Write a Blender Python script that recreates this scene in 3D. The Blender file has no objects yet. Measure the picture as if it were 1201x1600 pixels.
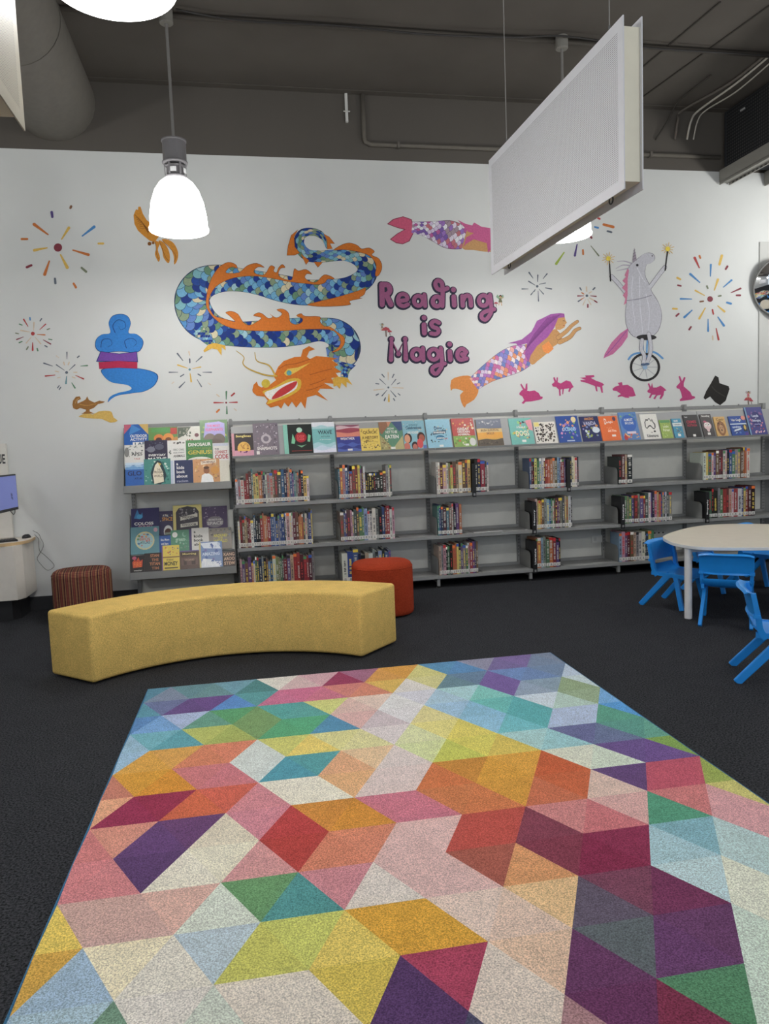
import bpy, math, random
from mathutils import Vector, Matrix
PI = math.pi
SC = bpy.context.scene
COL = SC.collection
random.seed(7)

# ------------------------------------------------------------------ camera model
F_PX, PITCH, ROLL, YAW, CAM_H, CAM_D = 1164.3541, 0.0941, -0.039, 0.1888, 1.394, 7.054
def _cam_axes():
    cy, sy, cp, sp = math.cos(YAW), math.sin(YAW), math.cos(PITCH), math.sin(PITCH)
    f = Vector((sy*cp, cy*cp, -sp)); r = Vector((cy, -sy, 0)); u = r.cross(f)
    c, s = math.cos(ROLL), math.sin(ROLL)
    return f, c*r+s*u, -s*r+c*u
FW, RT, UP = _cam_axes()
EYE = Vector((0, -CAM_D, CAM_H))
def ray(px, py): return FW + RT*((px-600.5)/F_PX) - UP*((py-800)/F_PX)
def on_y(px, py, y):            # where the sight line of a picture point meets the upright plane y
    d = ray(px, py); t = (y-EYE.y)/d.y; return EYE+d*t
def on_z(px, py, z=0.0):        # ... meets the level z
    d = ray(px, py); t = (z-EYE.z)/d.z; return EYE+d*t
def on_plane(px, py, p0, n):
    d = ray(px, py); t = (p0-EYE).dot(n)/d.dot(n); return EYE+d*t

# ------------------------------------------------------------------ colour and materials
def lin1(v):
    v = v/255.0
    return v/12.92 if v <= 0.04045 else ((v+0.055)/1.055)**2.4
GAIN = 1.28
def D(rgb, k, sat):
    r, g, b = rgb; m = .3*r+.59*g+.11*b
    return tuple(min(.9, lin1(max(4, m+(v-m)*sat))*k) for v in (r, g, b))
def C(r, g, b, k=GAIN):
    return tuple(min(0.9, lin1(v)*k) for v in (r, g, b))
def nodes(name):
    m = bpy.data.materials.new(name); m.use_nodes = True
    nt = m.node_tree; return m, nt, nt.nodes, nt.links, nt.nodes['Principled BSDF']
def add(ns, t, **kw):
    n = ns.new(t)
    for k, v in kw.items(): setattr(n, k, v)
    return n
def painted(name, rough=0.6, spec=0.4, noise=0.06, scale=40, bump=0.0, bscale=200, metal=0.0, coord='Object', lo=None):
    """surface whose own colour comes from the mesh; fine grain over it"""
    m, nt, ns, L, p = nodes(name)
    a = add(ns, 'ShaderNodeAttribute', attribute_name='Col')
    tc = add(ns, 'ShaderNodeTexCoord')
    nz = add(ns, 'ShaderNodeTexNoise'); nz.inputs['Scale'].default_value = scale; nz.inputs['Detail'].default_value = 3
    L.new(tc.outputs[coord], nz.inputs['Vector'])
    mr = add(ns, 'ShaderNodeMapRange'); mr.inputs[1].default_value = .3; mr.inputs[2].default_value = .7
    mr.inputs[3].default_value = 1-noise; mr.inputs[4].default_value = 1+noise
    L.new(nz.outputs['Fac'], mr.inputs[0])
    vm = add(ns, 'ShaderNodeVectorMath', operation='SCALE')
    L.new(a.outputs['Color'], vm.inputs[0]); L.new(mr.outputs[0], vm.inputs['Scale'])
    L.new(vm.outputs[0], p.inputs['Base Color'])
    p.inputs['Roughness'].default_value = rough; p.inputs['Specular IOR Level'].default_value = spec; p.inputs['Metallic'].default_value = metal
    if bump:
        n2 = add(ns, 'ShaderNodeTexNoise'); n2.inputs['Scale'].default_value = bscale; n2.inputs['Detail'].default_value = 2
        L.new(tc.outputs[coord], n2.inputs['Vector'])
        b = add(ns, 'ShaderNodeBump'); b.inputs['Strength'].default_value = bump; b.inputs['Distance'].default_value = .004
        L.new(n2.outputs['Fac'], b.inputs['Height']); L.new(b.outputs[0], p.inputs['Normal'])
    return m
M = {}
M['wall'] = painted('wall_paint', .75, .2, .015, 3, .05, 300)
M['ceil'] = painted('ceiling_paint', .85, .15, .10, 1.3, .1, 60)
M['mural'] = painted('mural_paint', .6, .25, .10, 60)
M['print'] = painted('printed_cover', .35, .45, .05, 80)
M['paper'] = painted('paper', .8, .2, .05, 200)
M['steel'] = painted('powder_coated_steel', .45, .4, .02, 20)
M['plastic'] = painted('moulded_plastic', .38, .5, .02, 20)
M['laminate'] = painted('laminate', .4, .4, .03, 12)
M['black'] = painted('black_plastic', .45, .4, .03, 30)
M['conduit'] = painted('painted_conduit', .7, .2, .05, 20)

def fabric(name, scale, lo, hi, bump=.5, rough=.95):
    """woven or tufted cloth: two-tone speckle over the mesh colour"""
    m, nt, ns, L, p = nodes(name)
    a = add(ns, 'ShaderNodeAttribute', attribute_name='Col'); tc = add(ns, 'ShaderNodeTexCoord')
    v = add(ns, 'ShaderNodeTexNoise'); v.inputs['Scale'].default_value = scale; v.inputs['Detail'].default_value = 4; v.inputs['Roughness'].default_value = .7
    L.new(tc.outputs['Object'], v.inputs['Vector'])
    w = add(ns, 'ShaderNodeTexNoise'); w.inputs['Scale'].default_value = scale/14; w.inputs['Detail'].default_value = 2
    L.new(tc.outputs['Object'], w.inputs['Vector'])
    mr = add(ns, 'ShaderNodeMapRange'); mr.inputs[1].default_value = .36; mr.inputs[2].default_value = .64; mr.inputs[3].default_value = lo; mr.inputs[4].default_value = hi
    L.new(v.outputs['Fac'], mr.inputs[0])
    m2 = add(ns, 'ShaderNodeMapRange'); m2.inputs[1].default_value = .3; m2.inputs[2].default_value = .7; m2.inputs[3].default_value = .94; m2.inputs[4].default_value = 1.06
    L.new(w.outputs['Fac'], m2.inputs[0])
    mu = add(ns, 'ShaderNodeMath', operation='MULTIPLY'); L.new(mr.outputs[0], mu.inputs[0]); L.new(m2.outputs[0], mu.inputs[1])
    vm = add(ns, 'ShaderNodeVectorMath', operation='SCALE'); L.new(a.outputs['Color'], vm.inputs[0]); L.new(mu.outputs[0], vm.inputs['Scale'])
    L.new(vm.outputs[0], p.inputs['Base Color'])
    p.inputs['Roughness'].default_value = rough; p.inputs['Specular IOR Level'].default_value = .1
    b = add(ns, 'ShaderNodeBump'); b.inputs['Strength'].default_value = bump; b.inputs['Distance'].default_value = .004
    L.new(v.outputs['Fac'], b.inputs['Height']); L.new(b.outputs[0], p.inputs['Normal'])
    return m
M['carpet'] = fabric('carpet_pile', 120, .1, 2.6)
M['rug'] = fabric('rug_pile', 210, .55, 1.45)
M['wool'] = fabric('wool_upholstery', 160, .74, 1.26)
M['cord'] = fabric('corded_upholstery', 120, .8, 1.2)

def glow(name, col, s):
    m, nt, ns, L, p = nodes(name)
    p.inputs['Base Color'].default_value = (*col, 1); p.inputs['Emission Color'].default_value = (*col, 1); p.inputs['Emission Strength'].default_value = s
    p.inputs['Roughness'].default_value = .3
    return m
def perforated(name, col, pitch, r):
    """white sheet with a square grid of round holes, laid out in the sheet's own plane (object y and z)"""
    m, nt, ns, L, p = nodes(name)
    tc = add(ns, 'ShaderNodeTexCoord'); sx = add(ns, 'ShaderNodeSeparateXYZ'); L.new(tc.outputs['Object'], sx.inputs[0])
    ds = []
    for ax in ('Y', 'Z'):
        d = add(ns, 'ShaderNodeMath', operation='DIVIDE'); d.inputs[1].default_value = pitch; L.new(sx.outputs[ax], d.inputs[0])
        f = add(ns, 'ShaderNodeMath', operation='FRACT'); L.new(d.outputs[0], f.inputs[0])
        s = add(ns, 'ShaderNodeMath', operation='SUBTRACT'); s.inputs[1].default_value = .5; L.new(f.outputs[0], s.inputs[0])
        q = add(ns, 'ShaderNodeMath', operation='MULTIPLY'); L.new(s.outputs[0], q.inputs[0]); L.new(s.outputs[0], q.inputs[1]); ds.append(q)
    su = add(ns, 'ShaderNodeMath', operation='ADD'); L.new(ds[0].outputs[0], su.inputs[0]); L.new(ds[1].outputs[0], su.inputs[1])
    lt = add(ns, 'ShaderNodeMath', operation='LESS_THAN'); lt.inputs[1].default_value = r*r; L.new(su.outputs[0], lt.inputs[0])
    mx = add(ns, 'ShaderNodeMix', data_type='RGBA'); L.new(lt.outputs[0], mx.inputs[0])
    mx.inputs[6].default_value = (*col, 1); mx.inputs[7].default_value = (.06, .06, .06, 1)
    L.new(mx.outputs[2], p.inputs['Base Color']); p.inputs['Roughness'].default_value = .5; p.inputs['Specular IOR Level'].default_value = .3
    return m
M['perf'] = perforated('perforated_white_sheet', C(208, 209, 214), .0068, .25)
M['perf_dimmed'] = perforated('perforated_dimmed_sheet', C(176, 172, 156), .0068, .25)  # same white sheet, its colour toned down for the close pendant's light
M['perf_dark'] = perforated('perforated_dark_sheet', (.012, .013, .015), .03, .3)
M['shade'] = glow('opal_shade', (1, .99, .975), 8.5)
M['screen'] = glow('monitor_screen', (.10, .125, .33), .6)
def stripes(name):
    """vertical stripes of maroon, tan and dark dashes round the seat"""
    m, nt, ns, L, p = nodes(name)
    tc = add(ns, 'ShaderNodeTexCoord'); sx = add(ns, 'ShaderNodeSeparateXYZ'); L.new(tc.outputs['Object'], sx.inputs[0])
    ph = add(ns, 'ShaderNodeMath', operation='DIVIDE'); ph.inputs[1].default_value = .052; L.new(sx.outputs['X'], ph.inputs[0])
    fr = add(ns, 'ShaderNodeMath', operation='FRACT'); L.new(ph.outputs[0], fr.inputs[0])
    rp = add(ns, 'ShaderNodeValToRGB'); e = rp.color_ramp; e.interpolation = 'CONSTANT'
    cs = [(0, C(124, 70, 60, 1)), (.2, C(96, 50, 52, 1)), (.3, C(140, 104, 76, 1)), (.5, C(110, 70, 58, 1)), (.62, C(62, 36, 44, 1)), (.74, C(142, 108, 80, 1)), (.88, C(102, 56, 54, 1))]
    e.elements[0].position = 0; e.elements[0].color = (*cs[0][1], 1); e.elements[1].position = cs[1][0]; e.elements[1].color = (*cs[1][1], 1)
    for q, c in cs[2:]:
        k = e.elements.new(q); k.color = (*c, 1)
    L.new(fr.outputs[0], rp.inputs[0])
    dz = add(ns, 'ShaderNodeMath', operation='DIVIDE'); dz.inputs[1].default_value = .011; L.new(sx.outputs['Z'], dz.inputs[0])
    fz = add(ns, 'ShaderNodeMath', operation='FRACT'); L.new(dz.outputs[0], fz.inputs[0])
    g = add(ns, 'ShaderNodeMath', operation='GREATER_THAN'); g.inputs[1].default_value = .5; L.new(fz.outputs[0], g.inputs[0])
    mm = add(ns, 'ShaderNodeMapRange'); mm.inputs[3].default_value = .72; mm.inputs[4].default_value = 1.12; L.new(g.outputs[0], mm.inputs[0])
    vm = add(ns, 'ShaderNodeVectorMath', operation='SCALE'); L.new(rp.outputs[0], vm.inputs[0]); L.new(mm.outputs[0], vm.inputs['Scale'])
    L.new(vm.outputs[0], p.inputs['Base Color']); p.inputs['Roughness'].default_value = .95; p.inputs['Specular IOR Level'].default_value = .1
    return m
M['stripes'] = stripes('striped_upholstery')
m_, nt_, ns_, L_, p_ = nodes('mirror_glass')
p_.inputs['Base Color'].default_value = (.9, .9, .9, 1); p_.inputs['Metallic'].default_value = 1; p_.inputs['Roughness'].default_value = .02
M['mirror'] = m_

# ------------------------------------------------------------------ mesh building
class MB:
    def __init__(s): s.v = []; s.f = []; s.c = []; s.m = []; s.mi = 0
    def poly(s, pts, col):
        b = len(s.v); s.v += [tuple(p) for p in pts]; s.f.append(tuple(range(b, b+len(pts)))); s.c.append(col); s.m.append(s.mi); return s
    def mesh(s, vs, fs, col):
        b = len(s.v); s.v += [tuple(p) for p in vs]
        for f in fs: s.f.append(tuple(b+i for i in f)); s.c.append(col); s.m.append(s.mi)
        return s
    def box(s, x0, x1, y0, y1, z0, z1, col, mat=None):
        vs = [(x, y, z) for z in (z0, z1) for y in (y0, y1) for x in (x0, x1)]
        if mat is not None: vs = [mat @ Vector(v) for v in vs]
        return s.mesh(vs, [(0, 2, 3, 1), (4, 5, 7, 6), (0, 1, 5, 4), (2, 6, 7, 3), (0, 4, 6, 2), (1, 3, 7, 5)], col)
    def prism(s, poly, z0, z1, col, mat=None, side=None, inset=0):
        """vertical prism over a plan outline (counter-clockwise)"""
        n = len(poly); f = (lambda v: mat @ Vector(v)) if mat is not None else (lambda v: v)
        b = [f((x, y, z0)) for x, y in poly]; t = [f((x, y, z1)) for x, y in poly]
        s.mesh(b+t, [tuple(reversed(range(n))), tuple(range(n, 2*n))]+[(i, (i+1) % n, n+(i+1) % n, n+i) for i in range(n)], side or col); s.c[-n-1] = col; return s
    def lathe(s, prof, col, cx=0, cy=0, n=32, cap0=False, cap1=False):
        vs = []; fs = []
        for r, z in prof: vs += [(cx+r*math.cos(2*PI*k/n), cy+r*math.sin(2*PI*k/n), z) for k in range(n)]
        for i in range(len(prof)-1):
            for k in range(n):
                a = i*n+k; b = i*n+(k+1) % n; fs.append((a, b, b+n, a+n))
        if cap0: fs.append(tuple(reversed(range(n))))
        if cap1: fs.append(tuple(range((len(prof)-1)*n, len(prof)*n)))
        return s.mesh(vs, fs, col)
    def tube(s, pts, r, col, n=8, closed=False):
        pts = [Vector(p) for p in pts]; N = len(pts); vs = []; fs = []
        up = None
        for i, p in enumerate(pts):
            a = pts[(i-1) % N] if (closed or i > 0) else p; b = pts[(i+1) % N] if (closed or i < N-1) else p
            d = (b-a).normalized()
            if up is None:
                up = d.orthogonal().normalized()
            up = (up - d*up.dot(d)).normalized(); w = d.cross(up)
            rr = r[i] if isinstance(r, (list, tuple)) else r
            vs += [p+up*(rr*math.cos(2*PI*k/n))+w*(rr*math.sin(2*PI*k/n)) for k in range(n)]
        for i in range(N if closed else N-1):
            for k in range(n):
                a = i*n+k; b = i*n+(k+1) % n; c = ((i+1) % N)*n+(k+1) % n; d = ((i+1) % N)*n+k; fs.append((a, b, c, d))
        if not closed: fs.append(tuple(reversed(range(n)))); fs.append(tuple(range((N-1)*n, N*n)))
        return s.mesh(vs, fs, col)
    def bar(s, a, b, wx, wy, col, side=Vector((0, 1, 0)), wx2=None, wy2=None):
        """rectangular bar from a to b; wx along the bar's own width, wy along side"""
        a = Vector(a); b = Vector(b); d = (b-a).normalized(); sd = (side-d*side.dot(d)).normalized(); w = d.cross(sd)
        wx2 = wx if wx2 is None else wx2; wy2 = wy if wy2 is None else wy2
        vs = [p+w*(sx*ww/2)+sd*(sy*hh/2) for p, ww, hh in ((a, wx, wy), (b, wx2, wy2)) for sx, sy in ((-1, -1), (1, -1), (1, 1), (-1, 1))]
        return s.mesh(vs, [(3, 2, 1, 0), (4, 5, 6, 7), (0, 1, 5, 4), (1, 2, 6, 5), (2, 3, 7, 6), (3, 0, 4, 7)], col)
    def build(s, name, mat, parent=None, loc=(0, 0, 0), rot=(0, 0, 0), smooth=False, bevel=0, bseg=2, fixn=True, wcol=True):
        me = bpy.data.meshes.new(name); me.from_pydata(s.v, [], s.f)
        for mt in (mat if isinstance(mat, list) else [mat]): me.materials.append(mt)
        at = me.attributes.new('Col', 'FLOAT_COLOR', 'CORNER')
        buf = []
        for f, c in zip(s.f, s.c): buf += [c[0], c[1], c[2], 1.0]*len(f)
        at.data.foreach_set('color', buf)
        if isinstance(mat, list): me.polygons.foreach_set('material_index', s.m)
        if smooth: me.polygons.foreach_set('use_smooth', [True]*len(s.f))
        me.update()
        o = bpy.data.objects.new(name, me); COL.objects.link(o); o.location = loc; o.rotation_euler = rot
        if parent: o.parent = parent
        if bevel:
            b = o.modifiers.new('bevel', 'BEVEL'); b.width = bevel; b.segments = bseg; b.limit_method = 'ANGLE'; b.angle_limit = .6
        return o
def tag(o, label, cat, group=None):
    o['label'] = label; o['category'] = cat
    if group: o['group'] = group
    return o
def thing(name, label, cat, loc=(0, 0, 0), rz=0, group=None):
    o = bpy.data.objects.new(name, None); COL.objects.link(o); o.empty_display_size = .05
    o.location = loc; o.rotation_euler = (0, 0, rz); return tag(o, label, cat, group)
def struct(o): o['kind'] = 'structure'; return o
def smooth_path(pts, k=6, closed=False):
    P = [Vector(p) for p in pts]; n = len(P); out = []
    rng = range(n if closed else n-1)
    for i in rng:
        p0 = P[(i-1) % n] if (closed or i > 0) else P[i]; p1 = P[i]; p2 = P[(i+1) % n]; p3 = P[(i+2) % n] if (closed or i < n-2) else P[(i+1) % n]
        for j in range(k):
            t = j/k; out.append(.5*((2*p1)+(p2-p0)*t+(2*p0-5*p1+4*p2-p3)*t*t+(3*p1-p0-3*p2+p3)*t**3))
    if not closed: out.append(P[-1])
    return out

def clip(poly, axis, lim, keep_less):
    out = []
    for i in range(len(poly)):
        a, b = poly[i], poly[(i+1) % len(poly)]
        ia = (a[axis] <= lim) if keep_less else (a[axis] >= lim); ib = (b[axis] <= lim) if keep_less else (b[axis] >= lim)
        if ia: out.append(a)
        if ia != ib:
            t = (lim-a[axis])/(b[axis]-a[axis]); out.append((a[0]+t*(b[0]-a[0]), a[1]+t*(b[1]-a[1])))
    return out
# ------------------------------------------------------------------ lettering turned into mesh outlines
TEXTS = set()
TM = {}
def prepare_texts(strings):
    objs = []
    for s in strings:
        cu = bpy.data.curves.new('lettering', 'FONT'); cu.body = s; cu.align_x = 'CENTER'; cu.offset = .024; cu.resolution_u = 3
        o = bpy.data.objects.new('lettering', cu); COL.objects.link(o); objs.append((s, o))
    bpy.context.view_layer.update(); dg = bpy.context.evaluated_depsgraph_get()
    for s, o in objs:
        me = bpy.data.meshes.new_from_object(o.evaluated_get(dg))
        vs = [v.co.copy() for v in me.vertices]; fs = [tuple(p.vertices) for p in me.polygons]
        x0 = min(v.x for v in vs); x1 = max(v.x for v in vs); y0 = min(v.y for v in vs); y1 = max(v.y for v in vs)
        TM[s] = ([((v.x-x0)/(x1-x0)-.5, (v.y-y0)/(y1-y0)-.5) for v in vs], fs)
        cu = o.data; bpy.data.objects.remove(o); bpy.data.curves.remove(cu); bpy.data.meshes.remove(me)

prepare_texts(['CATALOGUE', 'Biography', 'Literature', 'History'])
# ------------------------------------------------------------------ room shell
ZL, ZC = 4.015, 4.6          # paint line, ceiling
XL, XR, YB = -4.5, 6.4, -13.0
WY = .06                     # face of the mural wall
wallc = C(189, 191, 189); dkc = C(82, 78, 73)
b = MB(); b.box(XL-.2, XR+.2, WY, WY+.2, -.05, ZL, wallc); b.box(XL-.2, XR+.2, WY-.002, WY+.2, ZL, ZC, dkc)
struct(b.build('wall_back', M['wall']))
b = MB(); b.box(XR, XR+.2, YB, WY, -.05, ZL, wallc); b.box(XR-.002, XR+.2, YB, WY, ZL, ZC, dkc); struct(b.build('wall_right', M['wall']))
b = MB(); b.box(XL-.2, XL, YB, WY, -.05, ZL, wallc); b.box(XL-.2, XL+.002, YB, WY, ZL, ZC, dkc); struct(b.build('wall_left', M['wall']))
b = MB(); b.box(XL-.2, XR+.2, YB, WY+.2, -.06, 0, C(36, 37, 40)); struct(b.build('floor', M['carpet']))
b = MB(); b.box(XL-.2, XR+.2, YB, WY+.2, ZC, ZC+.12, dkc); struct(b.build('ceiling', M['ceil']))
b = MB(); b.box(XL, XR, WY-.014, WY, 0, .125, C(38, 38, 40)); struct(b.build('baseboard_back', M['steel']))
b = MB(); b.box(5.455, XR, WY-.014, WY, 0, 3.32, C(172, 173, 170)); struct(b.build('trim_1', M['wall'], bevel=.004))
b = MB(); b.box(1.0, XR, -.02, WY, ZC-.006, ZC, dkc); b.box(XL, 1.0, -.02, WY, ZC-.006, ZC, dkc); struct(b.build('trim_2', M['ceil']))
# sheet joints of the ceiling lining
for i, (p, q) in enumerate((((1201, 8), (1005, 150)), ((1125, 2), (1005, 103)))):
    a = on_z(*p, ZC); c = on_z(*q, ZC); b = MB(); b.bar(a-Vector((0, 0, .004)), c-Vector((0, 0, .004)), .012, .008, C(56, 53, 49), side=Vector((0, 0, 1)))
    struct(b.build('trim_%d' % (i+3), M['ceil']))

# ------------------------------------------------------------------ rug of coloured triangles
RA = Vector((-.5952, -2.6325, 0)); RB = Vector((1.8758, -2.6763, 0)); RW = (RB-RA).length
rugz = math.atan2(RB.y-RA.y, RB.x-RA.x)
S_, H_, R_ = .2465, .2305, 15
RUGC = [
 "70,125,150 110,125,150 85,130,140 90,135,140 95,145,165 65,125,125 205,200,190 195,165,165 195,150,160 150,50,85 155,95,125 205,140,60 205,140,50 195,190,110 75,135,180 75,130,185 130,130,155 110,95,150 115,95,155 105,125,155 110,125,150",
 "75,140,160 95,105,150 95,70,130 100,70,135 75,130,200 75,145,150 195,100,135 195,95,130 195,100,125 200,115,105 205,120,95 205,165,70 205,200,195 195,190,120 90,125,140 90,120,150 110,85,155 95,130,185 95,125,175 100,125,160 165,185,205",
 "75,125,185 100,150,205 150,170,205 85,145,125 75,150,95 105,145,85 70,155,150 75,155,150 190,195,105 205,170,160 210,185,170 205,205,205 195,195,205 150,185,205 150,195,200 110,190,180 110,85,155 130,150,175 120,145,165 130,155,115 175,195,200",
 "130,170,195 95,165,180 75,150,165 165,175,80 150,165,75 105,145,85 70,155,105 70,160,110 70,135,175 205,160,155 190,175,180 205,203,205 205,195,125 140,180,210 120,175,205 90,180,175 75,165,170 185,200,210 160,190,180 135,160,125 100,160,215",
 "135,175,205 205,145,50 205,145,60 205,115,80 210,115,85 190,200,195 190,190,90 215,190,85 205,200,125 205,200,135 205,195,195 200,205,150 210,200,110 210,195,80 125,180,210 95,180,190 75,165,170 160,180,210 160,180,210 75,150,125 70,145,215",
 "190,110,90 205,140,35 205,130,30 195,105,110 195,105,115 190,200,195 65,145,165 70,150,155 215,155,110 215,180,135 205,190,185 195,205,140 185,190,70 205,195,75 205,180,70 150,195,195 135,190,195 95,100,150 95,110,150 75,145,130 85,155,135",
 "215,150,110 150,40,75 150,40,70 205,90,55 205,85,65 200,120,130 215,210,190 215,210,190 215,160,105 205,185,180 205,185,180 205,105,55 195,125,40 210,145,40 215,150,45 200,85,45 200,205,185 190,205,185 100,75,140 105,75,145 115,155,65",
 "200,110,110 205,130,110 95,60,115 100,60,110 205,195,170 200,120,135 185,55,55 200,125,40 205,130,35 200,105,125 200,105,125 200,110,60 205,110,60 205,140,40 200,100,65 200,90,50 205,175,160 95,65,120 190,75,95 190,75,95 140,160,65",
 "205,115,120 200,115,120 85,55,105 210,205,185 210,205,180 200,135,135 180,55,50 205,115,85 210,120,90 205,165,160 210,170,165 190,70,60 190,70,60 130,55,75 200,120,120 200,105,110 205,155,150 70,150,115 200,110,110 205,145,150 190,185,95",
 "215,185,70 190,150,140 190,150,140 205,160,145 195,205,190 90,145,90 65,140,140 195,120,130 205,195,185 205,165,160 205,165,160 165,80,65 210,140,85 130,50,70 135,35,70 140,40,75 150,190,200 115,170,185 165,195,195 205,145,150 190,185,95",
 "200,150,50 140,170,195 215,205,170 205,200,185 165,185,195 185,185,75 185,190,80 210,185,75 210,150,35 210,150,35 210,185,170 210,180,160 215,175,120 90,80,100 120,60,85 115,45,85 170,200,205 205,210,190 165,195,195 120,170,185 205,145,150",
 "140,170,195 150,180,195 100,140,115 205,200,190 185,195,180 205,195,180 205,195,180 200,175,60 80,50,100 170,55,85 205,190,175 210,175,145 100,50,95 85,95,100 100,55,105 100,55,100 185,205,190 205,210,190 165,195,195 120,170,185 75,145,130",
 "150,180,195 100,140,115 205,200,190 205,195,180 205,195,180 200,175,60 200,175,60 80,50,100 80,50,100 70,70,100 205,190,175 160,115,120 100,45,90 125,40,70 70,130,90 185,205,190 185,205,190 75,145,130 75,165,170 95,180,190 190,200,195",
]
RUGC += [RUGC[7], RUGC[3]]
def lat(r, n):
    u = (0 if r % 2 else S_/2)+S_*n+.005; return (min(max(u, 0), RW), .0 if r == 0 else .012+H_*r)
rug = thing('rug', 'large multicoloured rug of woven triangles lying on the dark carpet', 'rug', RA, rugz)
b = MB(); ZT = .013
for r in range(R_):
    cs = [D([6+int(q) for q in t.split(',')], 1.16, .78) for t in RUGC[r].split()]
    T, Bt = r, r+1
    tris = []
    e0T = (0, lat(T, 0)[1]); e1T = (RW, e0T[1]); e0B = (0, lat(Bt, 0)[1]); e1B = (RW, e0B[1])
    if r % 2 == 0:
        A = [lat(T, n) for n in range(10)]; B = [lat(Bt, n) for n in range(11)]
        tris.append((e0T, A[0], B[0]))
        for n in range(10):
            tris.append((A[n], B[n], B[n+1]))
            tris.append((A[n], A[n+1], B[n+1]) if n < 9 else (A[n], e1T, B[n+1]))
    else:
        B = [lat(T, n) for n in range(11)]; A = [lat(Bt, n) for n in range(10)]
        tris.append((B[0], A[0], e0B))
        for n in range(10):
            tris.append((B[n], B[n+1], A[n]))
            tris.append((B[n+1], A[n], A[n+1]) if n < 9 else (B[n+1], A[n], e1B))
    for t, c in zip(tris, cs):
        P = [Vector((u, -v, ZT)) for u, v in t]
        if (P[1]-P[0]).cross(P[2]-P[0]).z < 0: P.reverse()
        b.poly(P, c)
RL = .012+H_*R_
b.build('pile', M['rug'], rug)
b = MB(); edge = C(70, 122, 158, .9)
b.box(-.003, RW+.003, -RL-.003, .003, .0005, ZT-.0015, edge)
for x in (-.003, RW): b.box(x, x+.003, -RL, 0, ZT-.002, ZT+.0005, edge)
b.build('binding', M['wool'], rug)

# ------------------------------------------------------------------ curved bench and seats
bc = Vector((-.104, -3.217, 0)); ri, ro = 1.150, 1.572
a0, a1 = math.radians(45.2), math.radians(136.4); N = 40
bench = thing('curved_bench', 'long curved yellow upholstered bench standing behind the rug', 'bench', bc)
pl = [(ro*math.cos(a0+(a1-a0)*i/N), ro*math.sin(a0+(a1-a0)*i/N)) for i in range(N+1)] + [(ri*math.cos(a1-(a1-a0)*i/N), ri*math.sin(a1-(a1-a0)*i/N)) for i in range(N+1)]
b = MB(); b.prism(pl, .012, .425, D((196, 164, 88), 1.32, .9)); o = b.build('upholstery', M['wool'], bench, bevel=.024, bseg=4, smooth=True)
for k in (.04, .5, .96):
    a = a0+(a1-a0)*k
    for r in (ri+.06, ro-.06): MB().lathe([(.02, 0), (.02, .013)], C(30, 30, 30), r*math.cos(a), r*math.sin(a), 12, True, True).build('glide', M['black'], bench)
def squircle(r, n=48, e=2.6):
    out = []
    for k in range(n):
        t = 2*PI*k/n; c, s = math.cos(t), math.sin(t)
        out.append((r*math.copysign(abs(c)**(2/e), c), r*math.copysign(abs(s)**(2/e), s)))
    return out
def ottoman(name, label, x, y, r, h, mat, col, rz=0, piping=None):
    t = thing(name, label, 'ottoman', (x, y, 0), rz)
    prof = [(.94, .012), (.985, .02), (1, .05), (1, h-.06), (.99, h-.035), (.955, h-.014), (.88, h-.003), (.6, h+.006), (.0001, h+.009)]
    base = squircle(r); n = len(base); vs = []; fs = []
    for s, z in prof: vs += [(px*s, py*s, z) for px, py in base]
    for i in range(len(prof)-1):
        for k in range(n): fs.append((i*n+k, i*n+(k+1) % n, (i+1)*n+(k+1) % n, (i+1)*n+k))
    b = MB(); b.mesh(vs, fs, col); b.mesh([(px*.94, py*.94, .012) for px, py in base], [tuple(reversed(range(n)))], col)
    b.build('upholstery', mat, t, smooth=True)
    for sx in (-1, 1):
        for sy in (-1, 1): MB().lathe([(.018, 0), (.018, .014)], C(30, 30, 30), sx*r*.55, sy*r*.55, 10, True, True).build('glide', M['black'], t)
    b = MB(); b.tube([(px*.985, py*.985, h-.034) for px, py in base], .004, piping or col, 6, True); b.build('seam_piping', mat, t, smooth=True)
    return t
ottoman('striped_ottoman', 'maroon and tan striped ottoman against the wall behind the bench', -1.372, -.40, .238, .415, M['stripes'], C(130, 70, 65), .12)
ottoman('red_ottoman', 'rust red corduroy ottoman behind one end of the yellow bench', 1.09, -1.14, .247, .425, M['cord'], C(158, 60, 36, 1.0), -.1)

# ------------------------------------------------------------------ table and chairs
tx = thing('activity_table', 'low children table with rounded cream top and white legs', 'table', (3.92, -1.93, 0))
ol = [(3.33, -1.62), (3.185, -1.9), (3.155, -2.14), (3.25, -2.33), (3.6, -2.50), (4.0, -2.6), (4.4, -2.53), (4.64, -2.25), (4.7, -1.9), (4.55, -1.5), (4.17, -1.22), (3.8, -1.27)]
ol = [(p.x-3.92, p.y+1.93) for p in smooth_path([(x, y, 0) for x, y in ol], 8, True)]
b = MB(); b.prism(ol, .532, .556, C(188, 182, 168), side=C(200, 204, 206)); b.build('tabletop', M['laminate'], tx, bevel=.003)
LG = [(3.195, -2.15), (3.62, -1.5), (4.5, -2.35), (4.55, -1.62)]
for x, y in LG:
    b = MB(); b.lathe([(.026, .004), (.027, .01), (.027, .532)], C(208, 208, 208), x-3.92, y+1.93, 24, True, True)
    l = b.build('leg', M['steel'], tx, smooth=False)
    b = MB(); b.lathe([(.024, 0), (.0265, .012)], C(70, 70, 72), x-3.92, y+1.93, 20, True, True); b.build('foot_cap', M['black'], l)
b = MB()
for i, j in ((3, 2), (2, 0)):
    (xa, ya), (xb, yb) = LG[i], LG[j]; b.bar((xa-3.92, ya+1.93, .515), (xb-3.92, yb+1.93, .515), .022, .03, C(200, 200, 200), side=Vector((0, 0, 1)))
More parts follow.
